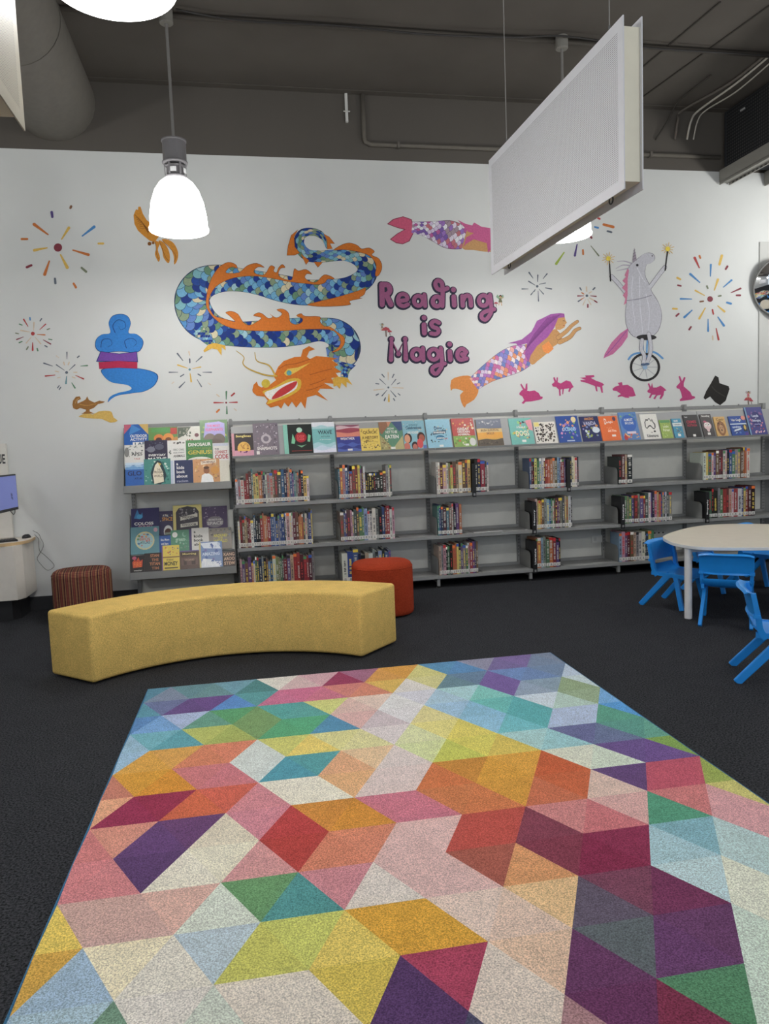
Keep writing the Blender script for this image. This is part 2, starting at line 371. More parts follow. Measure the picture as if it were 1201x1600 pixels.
b.build('under_frame', M['steel'], tx)

blue = C(28, 128, 206, 1.3)
def make_chair(label):
    t = thing('classroom_chair', label, 'chair', group='small blue plastic chairs around the table')
    # seat shell: curved, waterfall front, rising rear edge
    b = MB(); nx, ny = 12, 12; vs = []; th = .016
    def sz(u, v):
        x = -.165+.335*u; z = .282
        z += .05*max(0, (.22-u)/.22)**1.6-.018*max(0, (u-.8)/.2)**2
        z -= .012*(1-(2*v-1)**2)*(1-abs(2*u-1)**3)
        return x, z
    for lay in (0, 1):
        for i in range(nx+1):
            for j in range(ny+1):
                u, v = i/nx, j/ny; x, z = sz(u, v); w = .168*(1-.10*max(0, (u-.8)/.2)**2-.10*max(0, (.15-u)/.15)**2)
                vs.append((x, (2*v-1)*w, z-lay*th))
    q = (nx+1)*(ny+1); fs = []
    for i in range(nx):
        for j in range(ny):
            a = i*(ny+1)+j; fs.append((a, a+ny+1, a+ny+2, a+1)); fs.append((q+a, q+a+1, q+a+ny+2, q+a+ny+1))
    for i in range(nx):
        a = i*(ny+1); fs.append((a, q+a, q+a+ny+1, a+ny+1)); a += ny; fs.append((a, a+ny+1, q+a+ny+1, q+a))
    for j in range(ny):
        a = j; fs.append((a, a+1, q+a+1, q+a)); a = nx*(ny+1)+j; fs.append((a, q+a, q+a+1, a+1))
    b.mesh(vs, fs, blue)
    for s in (-1, 1): b.bar((-.15, s*.155, .272), (.14, s*.155, .262), .02, .03, blue, side=Vector((0, 0, 1)))
    b.build('seat', M['plastic'], t, smooth=True).modifiers.new('edge', 'EDGE_SPLIT').split_angle = .9
    # backrest: bowed panel with rolled flange, two stiles
    b = MB(); vs = []; n = 14
    def back(v, h): 
        y = (2*v-1)*.178; x = -.135-.034*h/.15*1.0-.025*(1-(2*v-1)**2); return x, y, .366+h
    hs = (0, .012, .07, .135, .15, .157)
    offs = (.0, .0, .0, .0, -.006, -.026)
    for lay in (0, 1):
        for k, h in enumerate(hs):
            for j in range(n+1):
                x, y, z = back(j/n, h); c = .012*abs(2*j/n-1)**6
                vs.append((x+offs[k]-lay*.014-(.012 if (lay and k in (0,)) else 0), y, z-(c if k > 3 else -c if k == 0 else 0)-(lay*.012 if k == 5 else 0)))
    r = n+1; q = len(hs)*r; fs = []
    for k in range(len(hs)-1):
        for j in range(n):
            a = k*r+j; fs.append((a, a+1, a+r+1, a+r)); fs.append((q+a, q+a+r, q+a+r+1, q+a+1))
    for j in range(n):
        fs.append((j, q+j, q+j+1, j+1)); a = (len(hs)-1)*r+j; fs.append((a, a+1, q+a+1, q+a))
    for k in range(len(hs)-1):
        a = k*r; fs.append((a, a+r, q+a+r, q+a)); a += n; fs.append((a, q+a, q+a+r, a+r))
    b.mesh(vs, fs, blue); b.build('backrest', M['plastic'], t, smooth=True).modifiers.new('edge', 'EDGE_SPLIT').split_angle = .8
    for s in (-1, 1):
        b = MB(); P = smooth_path([(-.10, s*.158, .255), (-.128, s*.16, .30), (-.138, s*.163, .36), (-.152, s*.165, .43), (-.165, s*.166, .50)], 4)
        for i in range(len(P)-1): b.bar(P[i], P[i+1]+(P[i+1]-P[i])*.08, .034-.010*i/len(P), .024, blue)
        b.box(-.165, -.13, s*.165-.016, s*.165+.016, .365, .385, blue); b.build('back_stile', M['plastic'], t)
        for nm, A, B, w in (('rear', (.0, s*.148, .275), (-.245, s*.165, 0), .050), ('front', (.05, s*.148, .275), (.115, s*.168, 0), .042)):
            b = MB(); b.bar(A, B, w, .026, blue, wx2=w*.86, wy2=.024); b.build('leg', M['plastic'], t, bevel=.005)
    return t
def dup(t, label):
    r = t.copy(); COL.objects.link(r); r['label'] = label
    for ch in list(t.children):
        c = ch.copy(); COL.objects.link(c); c.parent = r
        for g in ch.children:
            d = g.copy(); COL.objects.link(d); d.parent = c
    return r
def put(o, x, y, dx, dy): o.location = (x, y, 0); o.rotation_euler = (0, 0, math.atan2(dy, dx))
ch0 = make_chair('blue plastic chair nearest the rug, turned side on with its legs splayed back')
put(ch0, 2.905, -3.484, .85, -.52)
put(dup(ch0, 'blue plastic chair tucked under the near side of the table, seen from behind'), 3.426, -2.285, .64, .77)
put(dup(ch0, 'blue plastic chair at the end of the table nearest the low bookshelves'), 3.385, -1.745, .46, -.89)
put(dup(ch0, 'blue plastic chair under the far side of the table, half hidden behind a table leg'), 4.03, -1.31, .55, -.84)
put(dup(ch0, 'blue plastic chair furthest under the table beside the picture edge'), 4.56, -1.20, .45, -.89)

# ------------------------------------------------------------------ pendant lamps, acoustic panels, services overhead
def pendant(label, x, y):
    t = thing('pendant_lamp', label, 'lamp', (x, y, 0), group='white bowl pendant lamps')
    zb = 3.03
    pr = [(.219, zb), (.2195, zb+.012), (.212, zb+.02), (.208, zb+.10), (.192, zb+.20), (.162, zb+.285), (.125, zb+.34), (.09, zb+.368), (.075, zb+.372)]
    pi = [(r-.005, z-.004) for r, z in reversed(pr)]
    b = MB(); b.lathe(pr+pi+[(pr[0][0], pr[0][1])], C(240, 240, 235), n=48); b.build('shade', M['shade'], t, smooth=True)
    g = C(112, 110, 112)
    b = MB(); b.lathe([(.078, zb+.366), (.082, zb+.385), (.076, zb+.39), (.066, zb+.40), (.064, zb+.455), (.074, zb+.462)], g, n=24, cap1=True)
    for k in range(6):
        a = 2*PI*k/6; b.bar((.075*math.cos(a), .075*math.sin(a), zb+.385), (.079*math.cos(a), .079*math.sin(a), zb+.48), .014, .005, g, side=Vector((math.cos(a), math.sin(a), 0)))
    nk = b.build('lamp_holder', M['steel'], t)
    for a in (-PI/2-.15, -PI/2+1.15):
        b = MB(); vs = []
        for i in range(5):
            aa = a-.28+.14*i; vs += [(.0795*math.cos(aa), .0795*math.sin(aa), zb+.405), (.0795*math.cos(aa), .0795*math.sin(aa), zb+.44)]
        b.mesh(vs, [(2*i, 2*i+2, 2*i+3, 2*i+1) for i in range(4)], C(225, 225, 222)); b.build('rating_sticker', M['paper'], nk)
    b = MB(); b.lathe([(.088, zb+.478), (.094, zb+.485), (.094, zb+.493), (.086, zb+.50), (.086, zb+.635), (.092, zb+.64), (.092, zb+.648), (.012, zb+.65)], g, n=32, cap0=True, cap1=True)
    b.build('gear_housing', M['steel'], t, smooth=False)
    b = MB(); b.tube([(0, 0, zb+.645), (0, 0, ZC-.06)], .011, C(120, 118, 115), 10); b.build('suspension_rod', M['steel'], t)
    b = MB(); b.lathe([(.045, ZC-.10), (.05, ZC-.095), (.05, ZC-.004), (.012, ZC-.002)], C(120, 118, 112), n=20, cap0=True, cap1=True); b.build('ceiling_cup', M['conduit'], t)
    return t
pA = pendant('white bowl pendant lamp hanging in front of the golden bird', -.347, -1.107)
for lb, x, y in (('white bowl pendant lamp nearest the viewer, cut off by the top of the picture', -.345, -4.14),
                 ('white bowl pendant lamp mostly hidden behind the large hanging white panel', 2.746, -1.107)):
    d = dup(pA, lb); d.location = (x, y, 0)

def baffle(label, xf, x2, y0, y1, z0, z1, rz, first):
    L = y1-y0; Hh = z1-z0; W = x2-xf; cx = (xf+x2)/2; cyy = (y0+y1)/2
    t = thing('acoustic_panel', label, 'panel', (cx, cyy, z0), rz, group='hanging perforated acoustic panels')
    wh = C(208, 209, 214) if first else C(176, 172, 156); cr = C(214, 210, 192)  # one white panel kind; second coloured dimmer and warmer for its nearby lamp light
    for s in (-1, 1):
        x = s*W/2; x1 = x-s*.004; lo, hi = min(x, x1), max(x, x1); mg = .038
        b = MB(); b.box(lo, hi, -L/2+mg, L/2-mg, mg, Hh-mg, wh); sh = b.build('perforated_sheet', M['perf' if first else 'perf_dimmed'], t)
        b = MB()
        b.box(lo, hi, -L/2, L/2, 0, mg, wh); b.box(lo, hi, -L/2, L/2, Hh-mg, Hh, wh); b.box(lo, hi, -L/2, -L/2+mg, mg, Hh-mg, wh); b.box(lo, hi, L/2-mg, L/2, mg, Hh-mg, wh)
        b.build('sheet_border', M['steel'], t)
    b = MB(); b.box(-W/2+.005, W/2-.005, -L/2+.012, L/2-.012, .03, Hh-.03, cr); b.build('core', M['steel'], t)
    for y in (-L/2+.16, L/2-.16):
        b = MB(); b.tube([(0, y, Hh-.03), (0, y, Hh+.05)], .004, C(90, 90, 90), 8); b.tube([(0, y, Hh+.05), (0, y, ZC-z0)], .0022, C(120, 118, 115), 6); b.build('hanging_wire', M['steel'], t)
        b = MB(); b.tube([(0, y+.014*math.cos(a*PI/6), .012+.014*math.sin(a*PI/6)) for a in range(12)], .0028, C(60, 60, 62), 6, True)
        b.tube([(0, y, .022), (0, y, .032)], .006, C(60, 60, 62), 8); b.build('eye_bolt', M['steel'], t)
    return t
baffle('big white perforated panel hanging before the mural wall', 1.375, 1.450, -4.543, -3.195, 2.25, 2.832, math.radians(1.0), True)
baffle('white perforated panel hanging at the picture edge beside the round duct', -.583, -.508, -6.2, -4.853, 2.25, 2.832, 0, False)

b = MB(); dc = (-1.40, 4.43); r = .345; n = 32
o = thing('round_duct', 'thick round grey duct running along the ceiling into the back wall', 'duct', (dc[0], WY, dc[1]-r))
vs = [(r*math.cos(2*PI*k/n), y, r+r*math.sin(2*PI*k/n)) for y in (-.002, -6.5) for k in range(n)]
b.mesh(vs, [(k, (k+1) % n, n+(k+1) % n, n+k) for k in range(n)], C(98, 95, 89)); b.build('pipe', M['conduit'], o, smooth=True)
for y in (-1.3, -3.1, -4.9):
    b = MB(); b.tube([((r+.004)*math.cos(2*PI*k/n), y, r+(r+.001)*math.sin(2*PI*k/n)) for k in range(n)], .003, C(92, 89, 83), 6, True); b.build('joint_band', M['conduit'], o, smooth=True)
def tube_thing(name, label, cat, pts, rad, col, mat='conduit', smooth=False, k=6):
    P = smooth_path(pts, k) if smooth else [Vector(p) for p in pts]
    base = P[0].copy(); b = MB(); b.tube([p-base for p in P], rad, col, 10)
    return tag(b.build(name, M[mat], loc=base, smooth=True), label, cat)
cc = C(84, 80, 74)
tube_thing('ceiling_conduit', 'thin grey conduit crossing the whole ceiling parallel to the mural wall', 'conduit', [(XL, -1.07, ZC-.022), (XR, -1.07, ZC-.022)], .018, C(72, 68, 63))
cab = [(-.27, -1.175, ZC-.03), (.2, -1.12, ZC-.05), (.9, -1.15, ZC-.055), (1.6, -1.13, ZC-.065), (2.3, -1.15, ZC-.055), (2.746, -1.185, ZC-.04), (3.5, -1.13, ZC-.055), (4.4, -1.12, ZC-.05), (4.93, -1.11, ZC-.05)]
tube_thing('lamp_cable', 'slack dark cable strung along the ceiling conduit between the pendant lamps', 'cable', cab, .007, C(45, 43, 42), 'black', True)
pw = [(1.30, WY-.03, ZC-.012), (1.30, WY-.03, 4.21), (1.31, WY-.03, 4.165), (1.36, WY-.03, 4.145), (4.98, WY-.03, 4.145)]
t = thing('wall_conduit', 'grey conduit elbow running down then along the dark band above the mural', 'conduit', pw[0])
b = MB(); b.tube([Vector(p)-Vector(pw[0]) for p in pw], .019, C(96, 92, 85), 12); b.build('pipe', M['conduit'], t, smooth=True)
for x in (1.62, 2.9, 4.2):
    b = MB(); b.box(x-1.30-.012, x-1.30+.012, -.024, .028, 4.12-ZC+.012, 4.17-ZC+.012, C(92, 88, 82)); b.build('saddle_clip', M['conduit'], t)
t = thing('pipe_bracket', 'short white bracket fixed high beside the conduit elbow', 'bracket', (1.147, WY-.012, 4.34))
b = MB(); b.box(-.012, .012, -.012, .011, 0, .27, C(190, 190, 186)); b.build('rail', M['steel'], t)
b = MB(); b.tube([(-.03, -.02, .09), (.03, -.02, .09)], .006, C(180, 180, 176), 8); b.build('bolt', M['steel'], t)
def ceil_run(p, zz=ZC-.02): return on_z(*p, zz)
for lb, pts, rad, c in (('upper of two pale cables bending down the wall beside the air handler', ((1201, 88), (1150, 130), (1092, 172)), .010, C(178, 174, 164)),
                        ('lower of two pale cables bending down the wall beside the air handler', ((1201, 100), (1150, 143), (1103, 172)), .007, C(168, 164, 154)),
                        ('dark thin cable sloping over the ceiling toward the pale cables', ((1197, 85), (1140, 130), (1065, 173)), .012, C(95, 90, 84))):
    P = [ceil_run(q) for q in pts]; e = P[-1]; d = {0: (1073, 218), 1: (1083, 218), 2: (1054, 218)}[0 if 'upper' in lb else 1 if 'lower' in lb else 2]
    w = on_y(*d, WY-.02); P += [Vector((w.x+(e.x-w.x)*.25, WY-.05, ZC-.12)), w]
    tube_thing('ceiling_cable', lb, 'cable', P, rad, c, 'conduit', True)
P = [ceil_run((1110, 118)), ceil_run((1060, 158))]; w = on_y(1024, 218, WY-.015)
tube_thing('ceiling_cable', 'dark thin cable end poking from the ceiling furthest from the air handler', 'cable', P+[Vector((w.x+.12, WY-.05, ZC-.12)), w], .008, C(62, 59, 55), 'conduit', True)

t = thing('air_handler', 'dark perforated air handling unit hung on grey steel channels in the ceiling corner', 'air handler', (5.0, -1.6, 3.88))
b = MB(); b.box(0, 1.35, -1.6, 1.6, .14, .69, C(38, 40, 44)); b.build('casing', M['steel'], t, bevel=.01)
b = MB(); b.box(-.006, 0, -1.55, 1.55, .16, .67, C(38, 40, 44)); b.build('perforated_side', M['perf_dark'], t)
for z in (.33, .6):
    b = MB(); b.box(-.012, .0, -1.5, .9, z, z+.01, C(55, 57, 60)); b.build('panel_edge', M['steel'], t)
for y in (.2, .75, 1.3):
    b = MB(); b.box(-.018, -.004, y-.03, y+.03, .585, .6, C(150, 150, 150)); b.build('latch', M['steel'], t)
for x in (0.0, .52):
    b = MB(); g = C(122, 120, 114)
    b.box(x-.02, x+.10, -1.62, 1.645, .02, .025, g); b.box(x-.02, x-.015, -1.62, 1.645, .02, .14, g); b.box(x+.095, x+.10, -1.62, 1.645, .02, .14, g)
    b.box(x-.02, x-.008, -1.62, 1.645, 0, .02, g); b.box(x+.088, x+.10, -1.62, 1.645, 0, .02, g)
    k = -1.5
    while k < 1.6: b.box(x+.086, x+.0875, k, k+.03, .002, .016, C(40, 40, 40)); k += .06
    b.build('support_channel', M['steel'], t)

# ------------------------------------------------------------------ convex mirror
mx = thing('convex_mirror', 'round convex safety mirror with grey rim high at the room corner', 'mirror', (5.645, -.10, 2.84))
R2, rr = .74, .305; prof = []
for i in range(13):
    a = math.asin(rr/R2)*i/12; prof.append((max(R2*math.sin(a), .0005), R2*math.cos(a)-R2*math.cos(math.asin(rr/R2))))
prof.reverse()
b = MB(); b.lathe(prof, (.9, .9, .9), n=56); mo = b.build('mirror_face', M['mirror'], mx, rot=(math.radians(102), 0, math.radians(-24)), smooth=True)
b = MB(); b.tube([(rr*math.cos(2*PI*k/56), rr*math.sin(2*PI*k/56), 0) for k in range(56)], .011, C(105, 105, 103), 10, True); b.lathe([(.0005, -.012), (rr, -.012)], C(80, 80, 80), n=56)
b.build('rim', M['black'], mx, rot=mo.rotation_euler, smooth=True)
b = MB(); b.tube([(0, -.0, 0), (.02, .06, 0), (.02, .11, 0)], .018, C(90, 90, 90), 10); b.build('wall_bracket', M['steel'], mx)

# ------------------------------------------------------------------ catalogue kiosk beside the mural wall
t = thing('kiosk_cabinet', 'white computer cabinet with pale timber edged counter against the mural wall', 'cabinet', (-2.25, WY, 0))
b = MB(); cx0 = -2.25
pl = [(-.45, -.012), (-.45, -.45), (.355, -.45), (.40, -.36), (.40, -.012)]
b.prism([(x*.995, y) for x, y in pl], .185, .645, C(190, 186, 178)); b.build('body', M['laminate'], t, bevel=.003)
b = MB(); b.prism([(-.42, -.016), (-.42, -.36), (.28, -.36), (.33, -.30), (.33, -.016)], 0, .185, C(34, 34, 36)); b.build('plinth', M['laminate'], t)
cp = [(-.47, -.012), (-.47, -.47), (.2, -.47)]+[(.2+.235*math.sin(a), -.235-.235*math.cos(a)) for a in [PI/2*i/8 for i in range(1, 9)]]+[(.42, -.012)]
b = MB(); b.prism(cp, .645, .672, C(196, 188, 178), side=C(176, 150, 112)); b.build('counter', M['laminate'], t, bevel=.002)
b = MB(); b.box(-.1, -.097, -.4525, -.4505, .2, .63, C(120, 118, 112)); b.build('door_gap', M['laminate'], t)
t = thing('sign_board', 'white upright board with the end of a printed word above the kiosk counter', 'sign', (-2.35, WY-.028, .675))
b = MB(); b.box(-.45, .345, -.012, .026, 0, .83, C(196, 193, 186)); b.build('board', M['laminate'], t, bevel=.002)
b = MB(); sc = on_y(8, 717, WY-.042)
vs, fs = TM['CATALOGUE']
b.mesh([(sc.x+2.35-.16+x*.32, -.0135, sc.z-.675+y*.085) for x, y in vs], fs, C(45, 45, 45)); b.build('lettering', M['print'], t)
t = thing('computer_monitor', 'black framed monitor with a plain blue screen turned away above the kiosk', 'monitor', (-1.875, -.22, .94), math.radians(-94))
# local x runs from the far edge toward the viewer, local y faces into the room
b = MB(); b.box(0, .535, -.035, 0, 0, .302, C(28, 28, 30)); b.build('housing', M['black'], t, bevel=.004)
b = MB(); b.box(.012, .523, 0, .0015, .024, .290, (.1, .13, .4)); sc_ = b.build('screen', M['screen'], t)
b = MB()
for k, (u, v) in enumerate(((.115, .09), (.135, .10), (.12, .12), (.14, .125))): b.box(u, u+.012, .0015, .002, v, v+.022, C(30, 30, 90))
b.build('screen_logo', M['print'], sc_)
b = MB(); b.box(.23, .30, -.06, -.034, .10, .20, C(40, 40, 42)); b.bar((.265, -.05, .15), (.20, -.14, .15), .04, .04, C(60, 60, 62), side=Vector((0, 0, 1))); b.bar((.20, -.14, .15), (-.22, -.13, .15), .03, .03, C(60, 60, 62), side=Vector((0, 0, 1)))
b.build('mounting_arm', M['black'], t)
b = MB(); b.tube(smooth_path([(.06, -.01, .0), (.07, -.01, -.025), (.10, -.01, -.035), (.125, -.012, -.02), (.14, -.02, .0)], 5), .003, C(25, 25, 25), 6); b.build('power_lead', M['black'], t)
kb = on_z(19, 838, .69)
t = thing('keyboard', 'black computer keyboard lying on the kiosk counter', 'keyboard', (-2.07, -.28, .672), math.radians(24))
b = MB(); b.box(-.2, .17, -.065, .065, 0, .014, C(30, 30, 32)); b.build('case', M['black'], t, bevel=.004)
b = MB()
for i in range(16):
    for j in range(5): b.box(-.193+.0225*i, -.193+.0225*i+.018, -.058+.023*j, -.058+.023*j+.018, .014, .019, C(46, 46, 48))
b.build('keys', M['black'], t)
mp = on_z(43, 829, .69)
t = thing('computer_mouse', 'black computer mouse at the counter edge against the wall', 'mouse', (-1.88, -.045, .672), math.radians(75))
b = MB(); vs = []; fs = []
for i in range(9):
    for k in range(12):
        a = 2*PI*k/12; q = i/8; vs.append((.052*math.cos(a)*math.cos(q*PI/2)**.6, .031*math.sin(a)*math.cos(q*PI/2)**.6, .032*math.sin(q*PI/2)))
for i in range(8):
    for k in range(12): fs.append((i*12+k, i*12+(k+1) % 12, (i+1)*12+(k+1) % 12, (i+1)*12+k))
b.mesh(vs, fs, C(24, 24, 26)); b.build('shell', M['black'], t, smooth=True)
b = MB(); b.box(.012, .03, -.003, .003, .024, .031, C(70, 70, 70)); b.build('scroll_wheel', M['black'], t)
for nm, lb, pts in (('mouse_cable', 'thin dark mouse cable looping down the white wall beside the kiosk', ((51, 829), (60, 834), (64, 842), (68, 850), (66, 858), (62, 865), (58, 873), (64, 882), (74, 891), (83, 887), (84, 882), (78, 875), (68, 866), (62, 861), (60.5, 850), (60, 842), (54, 835))),):
    P = [on_y(x, y, WY-.012) for x, y in pts]; P[0].z = max(P[0].z, .69)
    tube_thing(nm, lb, 'cable', P, .0017, C(38, 38, 38), 'black', True, 5)

# ------------------------------------------------------------------ power point on the wall behind the low shelf
tag(MB().box(0, .115, -.008, 0, 0, .075, C(205, 205, 200)).box(.02, .05, -.0095, -.008, .02, .055, C(180, 180, 176)).build('power_socket', M['plastic'], loc=(3.49, -.018, .28)), 'white power socket on the shelf back below the dogs cover', 'socket')

q_ = on_y(1027, 835, -.018)
tag(MB().box(0, .16, -.008, 0, 0, .075, C(190, 190, 186)).box(.025, .04, -.0095, -.008, .045, .06, C(40, 40, 40)).box(.072, .087, -.0095, -.008, .045, .06, C(40, 40, 40)).box(.12, .135, -.0095, -.008, .045, .06, C(40, 40, 40)).build('power_outlet', M['plastic'], loc=(q_.x-.07, -.018, q_.z-.035)), 'wide outlet plate with three dark holes on the shelf back beside the table', 'outlet')
# ------------------------------------------------------------------ steel library shelving
PX0, BAY = .859, .92
FY = -.3456
LEV = {1: (.887, 'top'), 2: (.496, 'middle'), 3: (.117, 'bottom')}
ST = C(128, 129, 128); ST2 = C(196, 196, 190); STD = C(112, 113, 112)
TH = math.radians(22)
def post(b, x, ztop):
    b.box(x-.0175, x+.0175, -.035, .02, .06, ztop, ST)
    z = .2
    while z < ztop-.06:
        for dx in (-.007, .007): b.box(x+dx-.002, x+dx+.002, -.0358, -.035, z, z+.016, C(30, 30, 30))
        z += .032
def bay_unit(k, label):
    x0 = PX0+BAY*(k-2)      # left post
    t = thing('shelving_bay', label, 'shelving', (x0, 0, 0), group='grey steel library shelving bays')
    b = MB(); post(b, 0, 1.645); b.build('upright', M['steel'], t)
    if k == 6:
        b = MB(); post(b, BAY, 1.645); b.build('upright', M['steel'], t)
    b = MB(); b.box(.0185, BAY-.0185, -.012, .004, .1, 1.6, ST2); b.build('back_panel', M['steel'], t)
    for z in (.084, .463, .854):
        b = MB(); x1 = BAY-.001
        b.box(.001, x1, FY+.002, -.036, z+.03, z+.033, ST); b.box(.001, x1, FY, FY+.003, z, z+.033, ST); b.box(.001, x1, FY, FY+.02, z, z+.003, ST)
        b.box(.02, BAY-.02, -.038, -.014, z+.033, z+.06, ST); b.build('shelf', M['steel'], t)
        # side bracket with a rounded front corner
        b = MB(); zz = z+.033; R = .05
        pr = [(-.036, zz), (FY+.03, zz), (FY+.03, zz+.165-R)]+[(FY+.03+R-R*math.cos(PI/2*i/6), zz+.165-R+R*math.sin(PI/2*i/6)) for i in range(7)]+[(-.036, zz+.175)]
        n = len(pr); vs = [(x, y, zq) for x in (.004, .006) for y, zq in pr]
        b.mesh(vs, [tuple(range(n)), tuple(range(2*n-1, n-1, -1))]+[(i, n+i, n+(i+1) % n, (i+1) % n) for i in range(n)], STD); b.build('side_bracket', M['steel'], t)
    s, c = math.sin(TH), math.cos(TH); y0, z0 = FY+.004, 1.318
    b = MB(); P = lambda d, o: (y0+s*d+c*o, z0+c*d-s*o); L = .285
    pr = [P(0.004, .0125), P(L, .0125), P(L, .023), P(0.004, .023)]
    vs = [(x, y, zq) for x in (.002, BAY-.002) for y, zq in pr]
    b.mesh(vs, [(0, 1, 2, 3), (7, 6, 5, 4), (0, 4, 5, 1), (1, 5, 6, 2), (2, 6, 7, 3), (3, 7, 4, 0)], C(150, 151, 151, 1.1))
    b.box(.002, BAY-.002, FY-.018, -.036, 1.298, 1.304, STD); b.box(.002, BAY-.002, FY-.020, FY-.016, 1.298, 1.318, STD); b.build('display_shelf', M['steel'], t)
    b = MB(); b.box(.0187, BAY-.0187, -.02, .012, 1.604, 1.634, ST); b.box(-.0185, .0185, -.040, .021, 1.604, 1.634, ST); b.box(-.012, .012, -.042, .016, 1.60, 1.655, ST); b.box(.33, .345, -.022, -.0195, 1.626, 1.641, STD); b.box(.62, .635, -.022, -.0195, 1.626, 1.641, STD)
    b.build('top_rail', M['steel'], t)
    b = MB(); b.box(-.014, .014, FY+.01, 0, .05, .082, ST); b.box(-.014, .014, FY+.01, FY+.04, .02, .05, ST); b.build('base_leg', M['steel'], t)
    b = MB(); b.lathe([(.022, 0), (.022, .012), (.008, .014), (.008, .03)], C(30, 30, 30), 0, FY+.03, 14, True, True); b.build('glide', M['black'], t)
    return t
BAYS = ['first low grey shelving bay, right beside the tiered picture book stand', 'grey shelving bay under the purple weather cover, behind the red ottoman', 'grey shelving bay under the sunset cover with a flat pamphlet on it', 'grey shelving bay under the dogs cover and the blue ocean cover', 'grey shelving bay under the white map outline cover', 'grey shelving bay behind the cream table top, under the lion cover']
for k in range(6): bay_unit(k+1, BAYS[k])   # bay k runs from post k-1 to post k
PHR = ['bay beside the tiered stand', 'bay under the weather cover', 'bay under the sunset cover', 'bay under the dogs cover', 'bay under the map outline cover', 'bay under the lion cover']
# the run carries on past the mirror corner: a plain bay without display
t = thing('shelving_bay', 'plain end shelving bay without display covers at the room corner', 'shelving', (PX0+BAY*5, 0, 0), group='grey steel library shelving bays')
b = MB(); b.box(.02, .92, -.012, .004, .1, 1.3, STD); b.build('back_panel', M['steel'], t)
for z in (.084, .463, .854, 1.27):
    b = MB(); b.box(.019, .92, FY+.06, -.036, z+.03, z+.033, ST); b.box(.019, .92, FY+.057, FY+.06, z, z+.033, ST); b.build('shelf', M['steel'], t)
b = MB(); post(b, .9, 1.33); b.build('upright', M['steel'], t)

# ---- tiered stand at the near end
SX0 = -.988; SW = .905
t0 = thing('display_stand', 'grey two level tiered display stand full of face out picture books', 'display stand', (SX0, 0, 0))
b = MB(); post(b, .03, 1.6); b.build('upright', M['steel'], t0)
b = MB(); b.box(.045, SW-.03, -.010, .004, .1, 1.6, ST2); b.build('back_panel', M['steel'], t0)
def stand_level(zl, L, nled):
    s, c = math.sin(TH), math.cos(TH); y0, z0 = FY+.016, zl+.068
    P = lambda d, o: (y0+s*d+c*o, z0+c*d-s*o)
    b = MB(); pr = [P(-.03, .046), P(L, .046), P(L, .058), P(-.03, .058)]
    vs = [(x, y, z) for x in (.004, SW-.004) for y, z in pr]
    b.mesh(vs, [(0, 1, 2, 3), (7, 6, 5, 4), (0, 4, 5, 1), (1, 5, 6, 2), (2, 6, 7, 3), (3, 7, 4, 0)], ST2); b.build('sloping_back', M['steel'], t0)
    b = MB(); b.box(0, SW, FY-.004, FY, zl, zl+.069, ST); b.box(0, SW, FY-.004, -.03, zl, zl+.004, ST); b.build('front_lip', M['steel'], t0)
    for k in range(1, nled):
        d = .165*k; b = MB(); y1, z1 = P(d, .048); y2, z2 = P(d, .004+.013*(0))
        vs = [(x, y, z) for x in (.006, SW-.006) for y, z in (P(d-.012, .0135*k+.0005), P(d-.008, .0135*k+.0005), P(d-.008, .047), P(d-.012, .047))]
        b.mesh(vs, [(0, 1, 2, 3), (7, 6, 5, 4), (0, 4, 5, 1), (1, 5, 6, 2), (2, 6, 7, 3), (3, 7, 4, 0)], ST); b.build('tier_ledge', M['steel'], t0)
    for x in (-.004, SW):
        b = MB(); q = [P(-.07, 0), P(L, .03), P(L, .07), (-.036, z0+L*c-.05), (-.036, zl)]
        n = len(q); vs = [(xx, y, z) for xx in (x, x+.003) for y, z in q]
        b.mesh(vs, [tuple(range(n)), tuple(range(2*n-1, n-1, -1))]+[(i, n+i, n+(i+1) % n, (i+1) % n) for i in range(n)], STD); b.build('side_plate', M['steel'], t0)
stand_level(1.032, .555, 3); stand_level(.276, .54, 3)
b = MB(); b.box(.0, SW, -.024, .012, 1.604, 1.634, ST); b.build('top_rail', M['steel'], t0)
b = MB(); b.box(.016, .044, FY+.02, 0, .05, .082, ST); b.lathe([(.02, 0), (.02, .05)], C(30, 30, 30), .03, FY+.05, 12, True, True); b.build('base_leg', M['steel'], t0)

